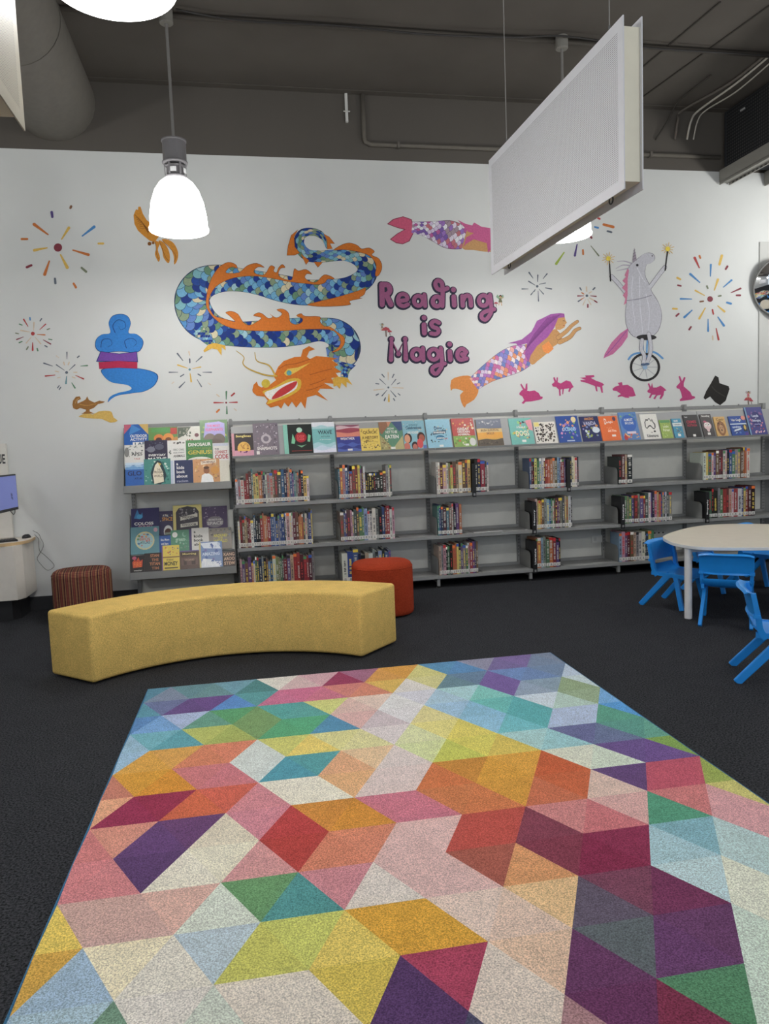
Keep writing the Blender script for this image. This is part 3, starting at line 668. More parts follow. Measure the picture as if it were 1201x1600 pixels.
# ------------------------------------------------------------------ face-out books
_C = C
def C(r, g, b, k=1.0): return D((r, g, b), k, .88)
W_, K_ = C(225, 224, 218), C(30, 30, 32)
LASTX = {}
def cover_book(label, px0, px1, py0, py1, y0, z0, tier, base, art, title, name='picture_book', shift=True, thick=.011, zfix=None, group=None, spine=None):
    """a closed book leaning back on a sloping display; size read from where its edges fall"""
    s, c = math.sin(TH), math.cos(TH)
    off = .0135*tier
    n = Vector((0, -c, s)); p0 = Vector((0, y0, z0))-n*off
    sh = .0178*((px0+px1)/2-377)*((py1-py0)/40) if shift else 0
    a = on_plane(px0+max(sh, 0), py1, p0, n); bb = on_plane(px1, py1-(.0 if not shift else 0), p0, n)
    top = on_plane((px0+px1)/2, py0, p0, n)
    up = Vector((0, s, c)); low = (a-p0).dot(up); h = (top-p0).dot(up)-low
    vb = 0.0
    if zfix is not None:
        h += low-zfix; vb = max(0, (low-zfix)/h) if tier else 0; low = zfix
    kx = (round(z0, 2), tier)
    if a.x < LASTX.get(kx, -9)+.0012: a.x = LASTX[kx]+.0012
    LASTX[kx] = bb.x
    w = bb.x-a.x
    o0 = p0+up*low; o0.x = a.x
    t = thing(name, label, 'book', o0, 0, group)
    # local frame: x across, u up the slope, outward normal n
    def L3(u, v, d=0): return Vector((u*w, 0, 0))+up*(v*h)+n*d
    b = MB()
    def slab(u0, u1, v0, v1, d0, d1, col):
        vs = [L3(u, v, d) for d in (d0, d1) for v in (v0, v1) for u in (u0, u1)]
        b.mesh(vs, [(0, 2, 3, 1), (4, 5, 7, 6), (0, 1, 5, 4), (2, 6, 7, 3), (0, 4, 6, 2), (1, 3, 7, 5)], col)
    e = .003/w
    slab(0, 1, 0, 1, -thick, -thick+.002, base); slab(0, 1, 0, 1, -.002, 0, base); slab(0, e, 0, 1, -thick+.002, -.002, spine or base)
    b.build('cover_boards', M['print'], t)
    b = MB(); slab(e, 1-e, e, 1-e*.7, -thick+.002, -.002, C(228, 224, 210)); b.build('page_block', M['paper'], t)
    b = MB(); d = .0003
    rnd = random.Random(label)
    def ink(pts, dd, col):
        for ax, lim, kl in ((0, 1, True), (0, 0, False), (1, 1, True), (1, 0, False)):
            pts = clip(pts, ax, lim, kl)
            if len(pts) < 3: return
        b.poly([L3(u, vb+v*(1-vb), dd) for u, v in pts], C(*col))
    for it in art:
        k = it[0]
        if k == 'r': u0, v0, u1, v1, col = it[1:]; ink([(u0, v0), (u1, v0), (u1, v1), (u0, v1)], d, col)
        elif k == 'e':
            cx, cy, rx, ry, col = it[1:]; ink([(cx+rx*math.cos(2*PI*i/18), cy+ry*math.sin(2*PI*i/18)) for i in range(18)], d, col)
        elif k == 'p': ink(it[1], d, it[2])
        elif k == 'n':
            _, cnt, size, cols, (u0, v0, u1, v1) = it
            for i in range(cnt):
                cu, cv = rnd.uniform(u0+size, u1-size), rnd.uniform(v0+size, v1-size); ss = size*rnd.uniform(.5, 1); an = rnd.uniform(0, 6.28); m = rnd.choice((3, 4, 5, 7))
                ink([(cu+ss*math.cos(an+2*PI*j/m)*(.6 if j % 2 else 1), cv+ss*math.sin(an+2*PI*j/m)*w/h*(1 if j % 2 else .8)) for j in range(m)], d+.00002*i, rnd.choice(cols))
            d += .00002*cnt
        elif k == 'w':   # wavy band, filled down to v0
            _, v0, v1, amp, fr, col = it
            ink([(0, v0), (1, v0)]+[(1-i/16, v1+amp*math.sin(fr*(1-i/16)*2*PI+v1*20)) for i in range(17)], d, col)
        d += .0001
    if art: b.build('cover_art', M['print'], t)
    d += .0002
    for s_, cx, cy, ww, hh, col in (title or []):
        vs, fs = TM[s_]; b = MB(); b.mesh([L3(cx+x*ww, vb+(cy+y*hh)*(1-vb), d) for x, y in vs], fs, C(*col)); b.build('title', M['print'], t)
    return t
WH, BK = (228, 226, 220), (28, 28, 30)
NV = (40, 55, 95)
zU = (FY+.016, 1.10); zD = (FY+.016, .344); zB = (FY+.004, 1.318)
# (label, px0, px1, top, bottom, tier, base, art, title)
UP_ = [
 ('blue activity book with red and gold shapes, top corner of the tiered stand', 194, 232, 663, 697, 2, (36, 92, 172), [('p', [(0, 1), (.35, 1), (0, .55)], (190, 90, 110)), ('p', [(.6, 1), (1, 1), (1, .5)], (200, 165, 90)), ('p', [(.3, 1), (.7, .75), (.2, .5)], (60, 130, 200)), ('r', .35, .0, .95, .16, WH)], [('OUTDOOR', .6, .45, .7, .13, WH), ('ACTIVITY', .6, .29, .7, .13, WH), ('LAB', .66, .08, .45, .13, (50, 90, 110))]),
 ('green and red picture book with cartoon faces, second along the top tier', 229, 278, 667.5, 697, 2, (96, 140, 70), [('r', .1, .72, .8, .95, (80, 150, 80)), ('r', .75, .6, .98, .95, (190, 55, 45)), ('e', .35, .4, .17, .22, (215, 120, 55)), ('e', .68, .42, .18, .24, (225, 140, 60)), ('e', .35, .3, .11, .14, (80, 40, 35)), ('e', .68, .3, .11, .14, (120, 70, 40)), ('e', .95, .25, .14, .2, (190, 130, 60))], None),
 ('cream nature book with dark leaves and a red question word, top tier', 278.4, 313, 667, 697, 2, (210, 208, 196), [('p', [(0, 1), (.6, 1), (.35, .6), (0, .4)], (72, 84, 66)), ('n', 16, .09, [(90, 100, 80), (60, 70, 55), (150, 150, 130)], (0, .4, .7, 1)), ('e', .85, .55, .1, .1, (110, 55, 60))], [('Who', .62, .25, .42, .2, (170, 40, 50))]),
 ('lavender picture book with brown elephants and leafy border, tallest on the top tier', 311.5, 356.5, 656, 696, 2, (90, 130, 80), [('n', 30, .07, [(60, 110, 70), (130, 160, 70), (80, 140, 130), (180, 180, 70)], (0, 0, 1, 1)), ('p', [(.12, .3), (.9, .3), (.9, .85), (.7, .93), (.2, .88)], (165, 155, 215)), ('e', .35, .22, .22, .24, (120, 105, 90)), ('e', .68, .22, .22, .22, (105, 90, 78)), ('e', .5, .12, .3, .12, (95, 80, 70))], [('THE MOST', .5, .76, .5, .09, (225, 90, 130)), ('ELEPHANTS', .52, .61, .62, .11, (225, 90, 130))]),
 ('white book of grey ape drawings, middle tier at the end of the stand', 194.5, 226, 695, 725, 1, (215, 214, 208), [('n', 26, .07, [(150, 155, 150), (110, 115, 112), (180, 185, 178)], (0, .3, 1, 1)), ('e', .12, .6, .12, .25, (130, 130, 126))], [('APES', .62, .5, .55, .17, (80, 80, 80)), ('TALE', .62, .25, .3, .08, (190, 110, 100))]),
 ('dark purple maths book with white block letters on the middle tier', 225, 262, 688, 724, 1, (52, 46, 72), [('n', 24, .06, [(105, 105, 125), (85, 90, 110), (40, 36, 55)], (0, .45, 1, 1)), ('e', .28, .6, .18, .13, (120, 122, 135)), ('e', .65, .7, .2, .13, (85, 88, 108))], [('EVERYDAY', .55, .34, .75, .1, WH), ('MATHS', .55, .17, .8, .14, WH)]),
 ('white animal book with rows of small black pictures, middle tier', 260, 291, 688, 724, 1, (220, 219, 214), [('n', 9, .09, [(60, 60, 62), (120, 120, 110), (95, 80, 60)], (0, .75, 1, 1)), ('n', 5, .09, [(60, 60, 62), (110, 120, 110)], (0, .3, .25, .75))], [('ERIC CARL', .62, .58, .6, .09, (120, 130, 120)), ('BOOK OF MANY', .62, .45, .6, .07, (130, 130, 130)), ('ANIMALS', .62, .3, .62, .11, (70, 70, 70))]),
 ('green dinosaur book with big white and lime title, middle tier', 289, 333, 687.5, 724, 1, (62, 128, 68), [('n', 20, .06, [(80, 145, 80), (50, 110, 60)], (0, .2, 1, 1)), ('e', .5, .06, .5, .2, (215, 215, 205)), ('n', 24, .035, [(60, 90, 70), (110, 70, 60)], (.05, 0, .95, .2))], [('DINOSAUR', .52, .8, .85, .15, WH), ('KNOWLEDGE', .52, .63, .85, .1, (120, 150, 60)), ('GENIUS!', .52, .46, .88, .18, (205, 185, 60))]),
 ('white narrow book with heavy red lettering, end of the middle tier', 332.5, 359, 692, 724, 1, (222, 220, 214), [('r', .05, .85, .95, .98, (195, 200, 215))], [('THE', .25, .7, .25, .08, (60, 50, 60)), ('CONNECT', .5, .55, .75, .16, (185, 35, 55)), ('CODE', .52, .32, .8, .22, (185, 35, 55))]),
 ('blue atlas with a pale cloud band, lowest tier at the end of the stand', 196, 225, 723, 755.5, 0, (52, 100, 178), [('w', .8, .9, .03, 2, (160, 195, 220)), ('r', 0, .9, 1, 1, (190, 212, 226)), ('w', .7, .82, .04, 1.5, (110, 160, 210))], [('GLO', .5, .53, .75, .2, (45, 50, 90)), ('ATLAS', .7, .3, .42, .08, (40, 45, 80))]),
 ('teal book with a big cream penguin on the cover, lowest tier', 222.5, 267, 717, 754.5, 0, (70, 140, 130), [('n', 40, .06, [(45, 110, 105), (150, 190, 180), (90, 160, 150), (200, 215, 205)], (0, 0, 1, 1)), ('p', [(.33, .05), (.25, .45), (.36, .78), (.5, .95), (.64, .9), (.74, .68), (.84, .35), (.76, .1), (.6, .0)], (40, 62, 70)), ('p', [(.38, .02), (.33, .4), (.42, .75), (.52, .86), (.6, .72), (.72, .45), (.74, .1)], (225, 214, 190)), ('p', [(.52, .86), (.66, .8), (.6, .72)], (205, 170, 80))], [('THE', .55, .58, .14, .06, (120, 105, 90)), ('FROZEN', .55, .48, .34, .1, (120, 105, 90)), ('WORLDS', .55, .33, .36, .1, (120, 105, 90))]),
 ('navy book with stacked white lower case words and pale spine, lowest tier', 265, 302, 719, 753, 0, (48, 58, 98), [('r', 0, 0, .16, 1, (185, 195, 212)), ('r', .12, 0, .17, 1, (215, 218, 222))], [('a', .3, .83, .09, .09, WH), ('kids', .44, .68, .34, .13, WH), ('book', .45, .5, .38, .13, WH), ('about', .5, .31, .5, .13, WH), ('racism', .52, .1, .5, .1, (150, 155, 175))]),
 ('warm orange biography with a smiling figure in white, lowest tier', 301, 344, 717, 751.5, 0, (205, 150, 100), [('n', 40, .06, [(225, 190, 140), (190, 120, 70), (215, 170, 90), (160, 120, 90)], (0, 0, 1, 1)), ('e', .82, .5, .16, .17, (215, 150, 70)), ('p', [(.28, .0), (.32, .3), (.45, .38), (.6, .36), (.72, .25), (.76, 0)], (228, 230, 230)), ('e', .5, .5, .11, .14, (150, 95, 65)), ('e', .5, .62, .11, .06, (90, 60, 45)), ('p', [(.3, .75), (.88, .82), (.88, .97), (.3, .9)], (228, 218, 196))], [('ON BEHALF', .58, .86, .5, .1, (120, 60, 50))]),
 ('blank cream book back at the end of the lowest tier, beside the orange portrait', 344.2, 359.3, 719, 750.5, 0, (214, 210, 194), [], None),
]
DN_ = [
 ('dark blue book with a glowing blue creature, top tier of the lower stand', 205, 249, 794, 826, 2, (42, 40, 92), [('p', [(.1, .5), (.22, .95), (.32, .6), (.4, .8), (.42, .55), (.3, .45)], (45, 120, 175)), ('e', .3, .58, .1, .12, (60, 150, 200))], [('COLOSS', .45, .22, .68, .15, WH), ('SQUID', .5, .07, .5, .09, (200, 140, 150))]),
 ('dark space book with a white helmet astronaut, lower stand', 249.4, 271, 798.5, 838, 2, (52, 46, 84), [('n', 10, .05, [(210, 210, 215), (150, 130, 70), (110, 110, 140)], (0, .5, 1, 1)), ('e', .62, .14, .32, .26, (205, 205, 205)), ('e', .62, .1, .26, .17, (80, 46, 42)), ('r', .4, .0, .85, .1, (125, 135, 120))], [('A First', .45, .82, .4, .1, (215, 215, 210)), ('SPACE', .58, .66, .75, .16, (215, 150, 70))]),
 ('dark book framed by a gold arch, tallest on the lower stand', 270, 316, 789, 829, 2, (54, 50, 60), [('r', 0, 0, .1, 1, (205, 190, 110)), ('r', .9, 0, 1, 1, (205, 190, 110)), ('p', [(0, 1), (1, 1), (1, .72), (.9, .72), (.8, .88), (.5, .95), (.2, .88), (.1, .72), (0, .72)], (215, 200, 120)), ('n', 26, .06, [(130, 125, 130), (95, 92, 100), (165, 160, 160)], (.12, .3, .88, .9)), ('p', [(.25, .38), (.85, .5), (.85, .64), (.25, .52)], (205, 200, 185)), ('p', [(.25, .1), (.85, .16), (.85, .3), (.25, .24)], (205, 200, 185))], [('HIDDEN', .55, .5, .45, .09, (80, 75, 80)), ('KINGDOM', .55, .2, .48, .09, (80, 75, 80))]),
 ('deep purple space book with silver dome lettering, lower stand top tier', 316.3, 356, 791, 826, 2, (64, 42, 88), [('n', 26, .035, [(190, 180, 205), (140, 120, 160), (105, 80, 130)], (0, .2, 1, 1)), ('e', .5, .28, .34, .26, (120, 112, 122))], [('SECRETS OF', .5, .38, .5, .08, (210, 205, 205)), ('SPACE', .5, .22, .62, .15, (200, 195, 195))]),
 ('teal book with a pale yellow disc of bird shapes, middle tier of the lower stand', 204, 249, 823, 862, 1, (90, 140, 150), [('e', .5, .42, .34, .38, (200, 190, 140)), ('e', .5, .42, .29, .32, (150, 190, 195)), ('n', 16, .06, [(215, 150, 90), (90, 140, 90), (200, 110, 110), (70, 110, 150)], (.2, .1, .8, .75)), ('e', .88, .85, .07, .09, (200, 150, 165))], [('BIRDS', .5, .48, .36, .11, (190, 110, 90)), ('ATLAS', .5, .33, .36, .1, (80, 110, 130))]),
 ('blue picture book with small white handwriting title, lower stand middle tier', 240, 267, 837, 862, 1, (42, 84, 160), [('e', .6, .02, .3, .08, (200, 200, 200))], [('Sun, Moon', .5, .72, .75, .17, WH), ('and Stars', .48, .47, .62, .15, WH)]),
 ('green picture book with pale swirls and a white round badge', 265, 300, 828, 862, 1, (82, 140, 110), [('e', .2, .78, .13, .13, WH), ('n', 18, .06, [(150, 190, 165), (110, 160, 130), (130, 135, 130)], (.3, .05, 1, .6)), ('e', .66, .78, .11, .12, (130, 175, 150)), ('e', .7, .81, .09, .1, (82, 140, 110)), ('r', .88, 0, 1, 1, (70, 55, 110))], [('green', .45, .5, .45, .2, (170, 205, 180))]),
 ('white book with stacked black lower case words, lower stand middle tier', 299, 327, 824.6, 861, 1, (212, 210, 203), [], [('a', .18, .82, .1, .09, BK), ('kids', .38, .64, .5, .13, BK), ('book', .4, .46, .55, .13, BK), ('about', .44, .28, .62, .12, BK)]),
 ('grey travel book with yellow capital title, end of lower stand middle tier', 327, 363, 824.6, 861, 1, (140, 132, 120), [('n', 24, .06, [(110, 105, 98), (165, 155, 140), (95, 90, 84), (120, 140, 150)], (0, 0, 1, 1))], [('AROUND', .5, .64, .6, .13, (215, 200, 70)), ('THE', .5, .52, .2, .06, (215, 200, 70)), ('WORLD', .5, .39, .6, .14, (215, 200, 70))]),
 ('small black book with red flame shapes, lowest tier of the stand beside the bench', 203.5, 225.5, 868, 894, 0, (46, 42, 44), [('p', [(.2, .25), (.15, .6), (.35, .8), (.4, .65), (.6, .9), (.7, .65), (.9, .75), (.85, .3)], (205, 75, 50)), ('e', .3, .85, .16, .1, (190, 90, 120))], [('FIRE', .52, .45, .55, .3, (235, 120, 60)), ('weather', .55, .1, .6, .08, (200, 200, 190))]),
 ('dark brown book with copper stacked capitals, lowest tier of the lower stand', 224, 253, 864, 893.5, 0, (48, 42, 42), [], [('STAN', .6, .85, .5, .16, (205, 130, 85)), ('THE', .62, .62, .4, .15, (190, 120, 80)), ('TITAN', .6, .4, .6, .16, (205, 130, 85)), ('TIM', .62, .16, .42, .15, (170, 110, 75))]),
 ('yellow book about money with a black heading, lowest tier of the lower stand', 252, 281, 852, 892, 0, (222, 196, 82), [('r', 0, .5, 1, .54, (120, 80, 60)), ('r', 0, .0, .06, 1, (120, 80, 150)), ('n', 12, .07, [(90, 90, 140), (235, 215, 120), (205, 120, 70)], (.1, .55, 1, 1)), ('r', .15, .06, .9, .11, (90, 75, 50))], [('All about', .45, .42, .4, .08, (110, 90, 50)), ('MONEY', .52, .26, .75, .17, BK)]),
 ('brown shop front picture book on the lowest tier, between yellow and silver', 280, 312, 860, 889.5, 0, (92, 70, 62), [('p', [(.08, .7), (.92, .7), (.92, .92), (.08, .92)], (62, 46, 42)), ('r', .08, .2, .92, .6, (112, 86, 76)), ('r', .2, .22, .35, .5, (70, 52, 48)), ('r', .6, .22, .8, .5, (70, 52, 48)), ('r', 0, .94, 1, 1, (100, 90, 140))], [('Morning', .5, .8, .7, .14, (215, 195, 120)), ('STORIES', .5, .48, .5, .1, (170, 140, 120))]),
 ('shiny silver blue book about frogs leaning on the lowest tier', 311, 348.5, 846, 887, 0, (120, 145, 190), [('p', [(.05, .95), (.8, .98), (.95, .7), (.2, .75)], (225, 232, 240)), ('p', [(.0, .0), (.9, .0), (.6, .3), (.15, .35)], (220, 226, 232)), ('n', 16, .1, [(200, 210, 225), (80, 105, 165), (235, 238, 240), (120, 110, 170)], (0, .1, 1, 1)), ('r', 0, 0, .07, 1, (205, 190, 120))], [('AMAZING', .5, .52, .75, .13, (210, 222, 235)), ('FROGS', .58, .14, .72, .16, (235, 238, 240))]),
 ('dark brown book with three rows of tan capitals, end of the lowest tier', 348.7, 368.6, 861, 884, 0, (58, 42, 38), [], [('KANG', .5, .8, .85, .22, (205, 165, 135)), ('AROO', .5, .5, .85, .22, (205, 165, 135)), ('STEW', .52, .2, .85, .22, (205, 165, 135))]),
]
TB_ = [
 ('dark book with a yellow sun and pink strip, first on the long top display', 363, 397, 677, 712, (62, 54, 56), [('r', 0, 0, .12, 1, (205, 140, 150)), ('r', .12, 0, 1, .24, (210, 145, 165)), ('e', .55, .32, .3, .3, (225, 175, 80)), ('r', .12, .0, 1, .2, (210, 150, 170)), ('n', 12, .06, [(150, 90, 50), (190, 130, 60)], (.3, .25, .8, .58)), ('n', 6, .06, [(110, 60, 110)], (.3, .08, .8, .25))], [('Songlines', .55, .86, .7, .13, (235, 215, 120))]),
 ('grey lavender collage book with white block title, second on the long top display', 396, 437, 661, 711, (122, 112, 122), [('n', 70, .05, [(165, 155, 165), (90, 82, 92), (190, 180, 188), (140, 120, 130)], (0, 0, 1, 1)), ('e', .5, .5, .2, .15, (185, 175, 180)), ('e', .5, .5, .11, .085, (120, 110, 122)), ('r', .1, .02, .22, .12, WH)], [('SNAPSHOTS', .52, .2, .78, .1, WH)]),
 ('black book with green figures round a red centre and mint spine', 443, 490, 663, 708.5, (40, 46, 44), [('r', 0, 0, .15, 1, (130, 195, 175)), ('e', .6, .55, .2, .18, (165, 40, 50)), ('e', .56, .8, .1, .09, (170, 215, 190)), ('p', [(.25, .35), (.32, .68), (.4, .45), (.36, .33)], (120, 195, 150)), ('p', [(.82, .4), (.86, .65), (.95, .6), (.9, .38)], (120, 195, 150)), ('p', [(.42, .3), (.6, .2), (.78, .3), (.6, .26)], (120, 180, 140)), ('r', .25, .08, .95, .1, (170, 60, 60))], [('DEEP', .6, .58, .26, .09, (225, 90, 90)), ('DARK', .6, .48, .26, .08, (225, 90, 90))]),
 ('pale teal atlas with layered white waves on the long top display', 486, 526, 659.5, 707, (120, 186, 186), [('r', 0, .84, 1, 1, (222, 224, 230)), ('w', .78, .86, .04, 1.2, (170, 208, 212)), ('w', 0, .3, .04, 1.3, (165, 205, 212)), ('w', 0, .2, .04, 1.6, (195, 212, 228)), ('w', 0, .1, .03, 1.1, (222, 222, 236))], [('WAVE', .56, .66, .62, .13, (60, 80, 90)), ('ATLAS', .56, .52, .4, .05, (90, 125, 130)), ('a journey', .56, .42, .5, .035, WH)]),
 ('purple and crimson weather book with wavy sea lines', 525, 565, 664, 706.5, (66, 74, 150), [('r', 0, .55, 1, 1, (140, 80, 100)), ('w', .55, .95, .03, 1.1, (205, 175, 180)), ('w', .55, .86, .03, .8, (160, 70, 85)), ('w', .55, .72, .03, .9, (215, 130, 110)), ('r', 0, 0, 1, .55, (62, 68, 145)), ('w', .0, .3, .04, 2, (80, 100, 180)), ('w', .0, .2, .04, 1.7, (60, 66, 140)), ('w', 0, .1, .03, 1.4, (88, 105, 180)), ('r', .42, .03, .62, .1, WH)], [('WEATHER', .45, .48, .62, .09, WH)]),
 ('yellow history book crowded with small doodles on the long top display', 561, 595.5, 669, 704.5, (226, 196, 92), [('n', 46, .045, [(130, 105, 60), (175, 130, 70), (235, 215, 150), (95, 85, 70)], (0, 0, 1, .55)), ('n', 10, .05, [(150, 120, 70)], (0, .8, 1, 1))], [('QUICK', .52, .8, .75, .15, (110, 85, 45)), ('A HISTORY', .5, .58, .85, .13, (120, 90, 50)), ('of food', .4, .42, .5, .07, (130, 95, 50))]),
 ('green diamond cover held by two pairs of furry arms, before the faces book', 589, 632, 659, 703.5, (92, 140, 112), [('p', [(0, 1), (.55, 1), (.1, .55), (0, .65)], (150, 105, 80)), ('p', [(.55, 1), (1, 1), (1, .7), (.85, .65)], (70, 90, 130)), ('p', [(.35, 1), (.55, 1), (.4, .8)], (205, 140, 110)), ('p', [(0, .55), (.45, .12), (.4, 0), (0, 0)], (165, 155, 105)), ('p', [(1, .5), (.6, .12), (.6, 0), (1, 0)], (180, 170, 120)), ('n', 30, .05, [(120, 120, 75), (190, 180, 125), (140, 100, 70)], (0, 0, .4, .5)), ('r', .42, .02, .62, .1, WH)], [('HOW', .5, .75, .3, .07, WH), ('NOT TO BE', .52, .63, .5, .1, WH), ('EATEN', .52, .46, .58, .13, WH)]),
 ('light blue celebration book with children faces along its lower edge', 627, 667, 657, 701.5, (130, 182, 196), [('n', 14, .04, [(200, 215, 220), (90, 130, 150), (215, 190, 150)], (0, .5, 1, 1)), ('e', .2, .38, .18, .18, (40, 34, 36)), ('e', .17, .36, .13, .15, (215, 150, 115)), ('e', .8, .4, .18, .18, (60, 36, 34)), ('e', .82, .36, .13, .14, (165, 85, 65)), ('e', .12, .08, .14, .14, (195, 110, 95)), ('e', .48, .1, .15, .15, (46, 36, 38)), ('e', .48, .05, .11, .12, (190, 110, 95)), ('e', .72, .18, .14, .17, (215, 80, 80)), ('r', .85, 0, 1, .12, (95, 120, 190))], [('A World of', .5, .84, .4, .06, (70, 110, 130)), ('Celebrations', .5, .74, .72, .1, (50, 80, 110)), ('AND WONDER', .45, .57, .5, .09, WH)]),
 ('pale blue science book with a white ribbon title and floating tools', 663, 707.5, 655, 701.5, (140, 192, 212), [('n', 26, .05, [(40, 60, 80), (205, 150, 170), (225, 200, 140), (80, 130, 150), (70, 80, 60)], (.1, .15, .9, .85)), ('p', [(.25, .45), (.8, .5), (.82, .62), (.27, .57)], (60, 95, 120)), ('e', .54, .35, .18, .09, (50, 120, 160)), ('r', .47, .03, .63, .1, WH)], [('Clever', .5, .69, .35, .09, (60, 70, 110)), ('inventions', .53, .54, .48, .08, WH), ('science', .55, .34, .3, .07, WH)]),
 ('red and green book crowded with toys around a bold white title', 703, 745, 653.5, 699, (182, 62, 56), [('n', 26, .07, [(215, 95, 70), (230, 175, 90), (190, 60, 50), (225, 210, 190)], (0, .5, 1, 1)), ('r', 0, 0, 1, .38, (120, 160, 72)), ('n', 26, .07, [(90, 130, 60), (160, 185, 90), (215, 205, 190), (200, 100, 60)], (0, 0, 1, .4)), ('e', .85, .16, .14, .14, (200, 200, 196)), ('r', .5, .03, .66, .1, WH)], [('GREAT', .5, .62, .54, .1, WH), ('HIDDEN', .5, .52, .54, .08, WH), ('ANIMAL', .5, .43, .56, .07, WH)]),
 ('sunset cover banded grey, orange and dark ground on the long top display', 741, 788, 655, 698, (214, 160, 72), [('r', 0, .64, 1, 1, (106, 112, 130)), ('n', 18, .05, [(205, 205, 205), (150, 155, 165)], (.05, .72, .95, 1)), ('w', .3, .64, .02, 1, (215, 185, 125)), ('r', 0, .28, 1, .5, (228, 160, 62)), ('w', 0, .24, .02, 1.5, (92, 82, 70)), ('n', 16, .05, [(120, 110, 90), (70, 62, 55)], (0, .02, 1, .22))], [('BUSH SURVIVAL', .52, .58, .72, .08, (110, 80, 60)), ('SKILLS', .52, .46, .3, .08, (120, 85, 60))]),
 ('teal dog book ringed by small coloured dogs with a cream title', 792, 836, 653.5, 695.5, (110, 182, 172), [('n', 34, .07, [(40, 70, 80), (225, 140, 150), (230, 190, 90), (190, 70, 80), (150, 205, 120)], (.05, .12, .98, .95)), ('r', .46, .08, .64, .17, WH), ('p', [(.72, .9), (1, .95), (1, .5), (.85, .55)], (225, 150, 160))], [('A Book of', .5, .66, .4, .09, WH), ('DOGS', .53, .42, .58, .2, (240, 228, 190))]),
 ('white book covered by a tangle of small black animals', 831, 872, 659, 692.5, (222, 218, 208), [('n', 110, .06, [(36, 34, 34), (60, 56, 54), (90, 80, 70)], (0, .02, 1, .98)), ('r', .02, .78, .25, .98, (225, 210, 120))], None),
 ('blue ocean book with pink and green sea creatures and a round badge', 865, 909, 650, 692, (52, 84, 160), [('n', 30, .08, [(120, 180, 90), (215, 140, 180), (160, 120, 200), (230, 150, 100), (90, 140, 205)], (.02, .08, .98, .95)), ('e', .8, .86, .11, .11, (228, 205, 150)), ('r', .35, .04, .7, .08, (190, 205, 225))], [('OCEANS', .52, .5, .6, .14, (175, 215, 235))]),
 ('navy book of white bones and shapes beside the orange cover', 902, 941, 650.5, 690.5, (46, 52, 98), [('n', 24, .09, [(205, 215, 225), (120, 140, 190), (215, 140, 80), (150, 170, 80), (160, 150, 210)], (.02, .05, .98, .75)), ('e', .78, .45, .2, .12, (205, 215, 222))], [('AMAZING', .5, .9, .5, .1, (225, 150, 80)), ('VANDA', .5, .72, .7, .15, (190, 190, 215))]),
 ('plain orange book with white swash lettering', 932, 971, 650, 689.5, (226, 106, 52), [('e', .82, .88, .09, .09, (90, 60, 90)), ('r', .55, .16, .76, .24, WH), ('n', 12, .05, [(240, 150, 100)], (.3, .3, .8, .6))], [('D', .32, .78, .12, .24, WH), ('aylight', .55, .74, .34, .1, WH), ('and Time', .6, .4, .45, .1, (245, 215, 195))]),
 ('coral reef book with a blue middle and orange weed border', 962, 1001.5, 644, 687, (88, 130, 190), [('n', 24, .09, [(100, 150, 90), (70, 120, 170), (130, 180, 110)], (0, .6, 1, 1)), ('e', .5, .6, .42, .3, (56, 100, 185)), ('n', 30, .07, [(230, 150, 90), (215, 90, 80), (240, 200, 120)], (0, 0, 1, .3)), ('r', .3, .22, .8, .3, (220, 205, 215)), ('e', .18, .08, .1, .1, (190, 60, 60))], [('ALMOST', .5, .72, .5, .1, WH), ('IN LOVE', .52, .6, .48, .09, WH)]),
 ('white book with a black brush outline map and script title', 996, 1033, 647, 685, (222, 220, 212), [('p', [(.22, .7), (.3, .8), (.42, .78), (.5, .84), (.56, .82), (.54, .78), (.48, .8), (.42, .73), (.3, .75), (.26, .68)], (40, 40, 42)), ('p', [(.2, .7), (.24, .69), (.22, .5), (.3, .42), (.27, .4), (.17, .5)], (40, 40, 42)), ('p', [(.3, .42), (.42, .5), (.52, .5), (.62, .4), (.72, .38), (.72, .42), (.63, .45), (.54, .55), (.42, .55), (.28, .45)], (40, 40, 42)), ('p', [(.56, .8), (.62, .72), (.68, .82), (.72, .7), (.82, .58), (.8, .45), (.72, .4), (.76, .57), (.68, .67), (.66, .74), (.6, .68), (.54, .77)], (40, 40, 42)), ('e', .7, .3, .07, .035, (40, 40, 42))], [('THE', .5, .26, .12, .045, (60, 60, 62)), ('Kidventures', .52, .13, .68, .12, (60, 60, 62))]),
 ('small leaf green book on the long top display, beside the map cover', 1027, 1052.5, 656, 685, (150, 176, 82), [('n', 30, .08, [(180, 205, 110), (120, 150, 70), (205, 215, 140)], (0, 0, 1, 1)), ('r', .05, .84, .95, .98, (90, 150, 90))], [('Little', .5, .64, .5, .12, (225, 232, 190)), ('Forest', .5, .45, .6, .14, (225, 232, 190))]),
 ('small sky blue book with a pale band and grey figure', 1046, 1069.5, 654, 684, (66, 150, 184), [('r', 0, .6, 1, .78, (205, 212, 210)), ('n', 18, .1, [(110, 125, 120), (190, 200, 150), (90, 110, 120)], (.15, .1, .9, .6)), ('r', .35, .08, .65, .2, WH)], [('DIARY', .45, .88, .5, .1, WH), ('a platypus', .5, .69, .7, .07, (80, 90, 100))]),
 ('black book with a red two line title and white sticker', 1063, 1096.5, 648, 682.5, (36, 34, 36), [('r', .42, .03, .6, .13, WH)], [('Dark', .2, .9, .2, .06, (190, 190, 190)), ('CRIMES', .5, .68, .66, .13, (190, 36, 66)), ('AUSTRALIA', .5, .53, .68, .11, (190, 36, 66))]),
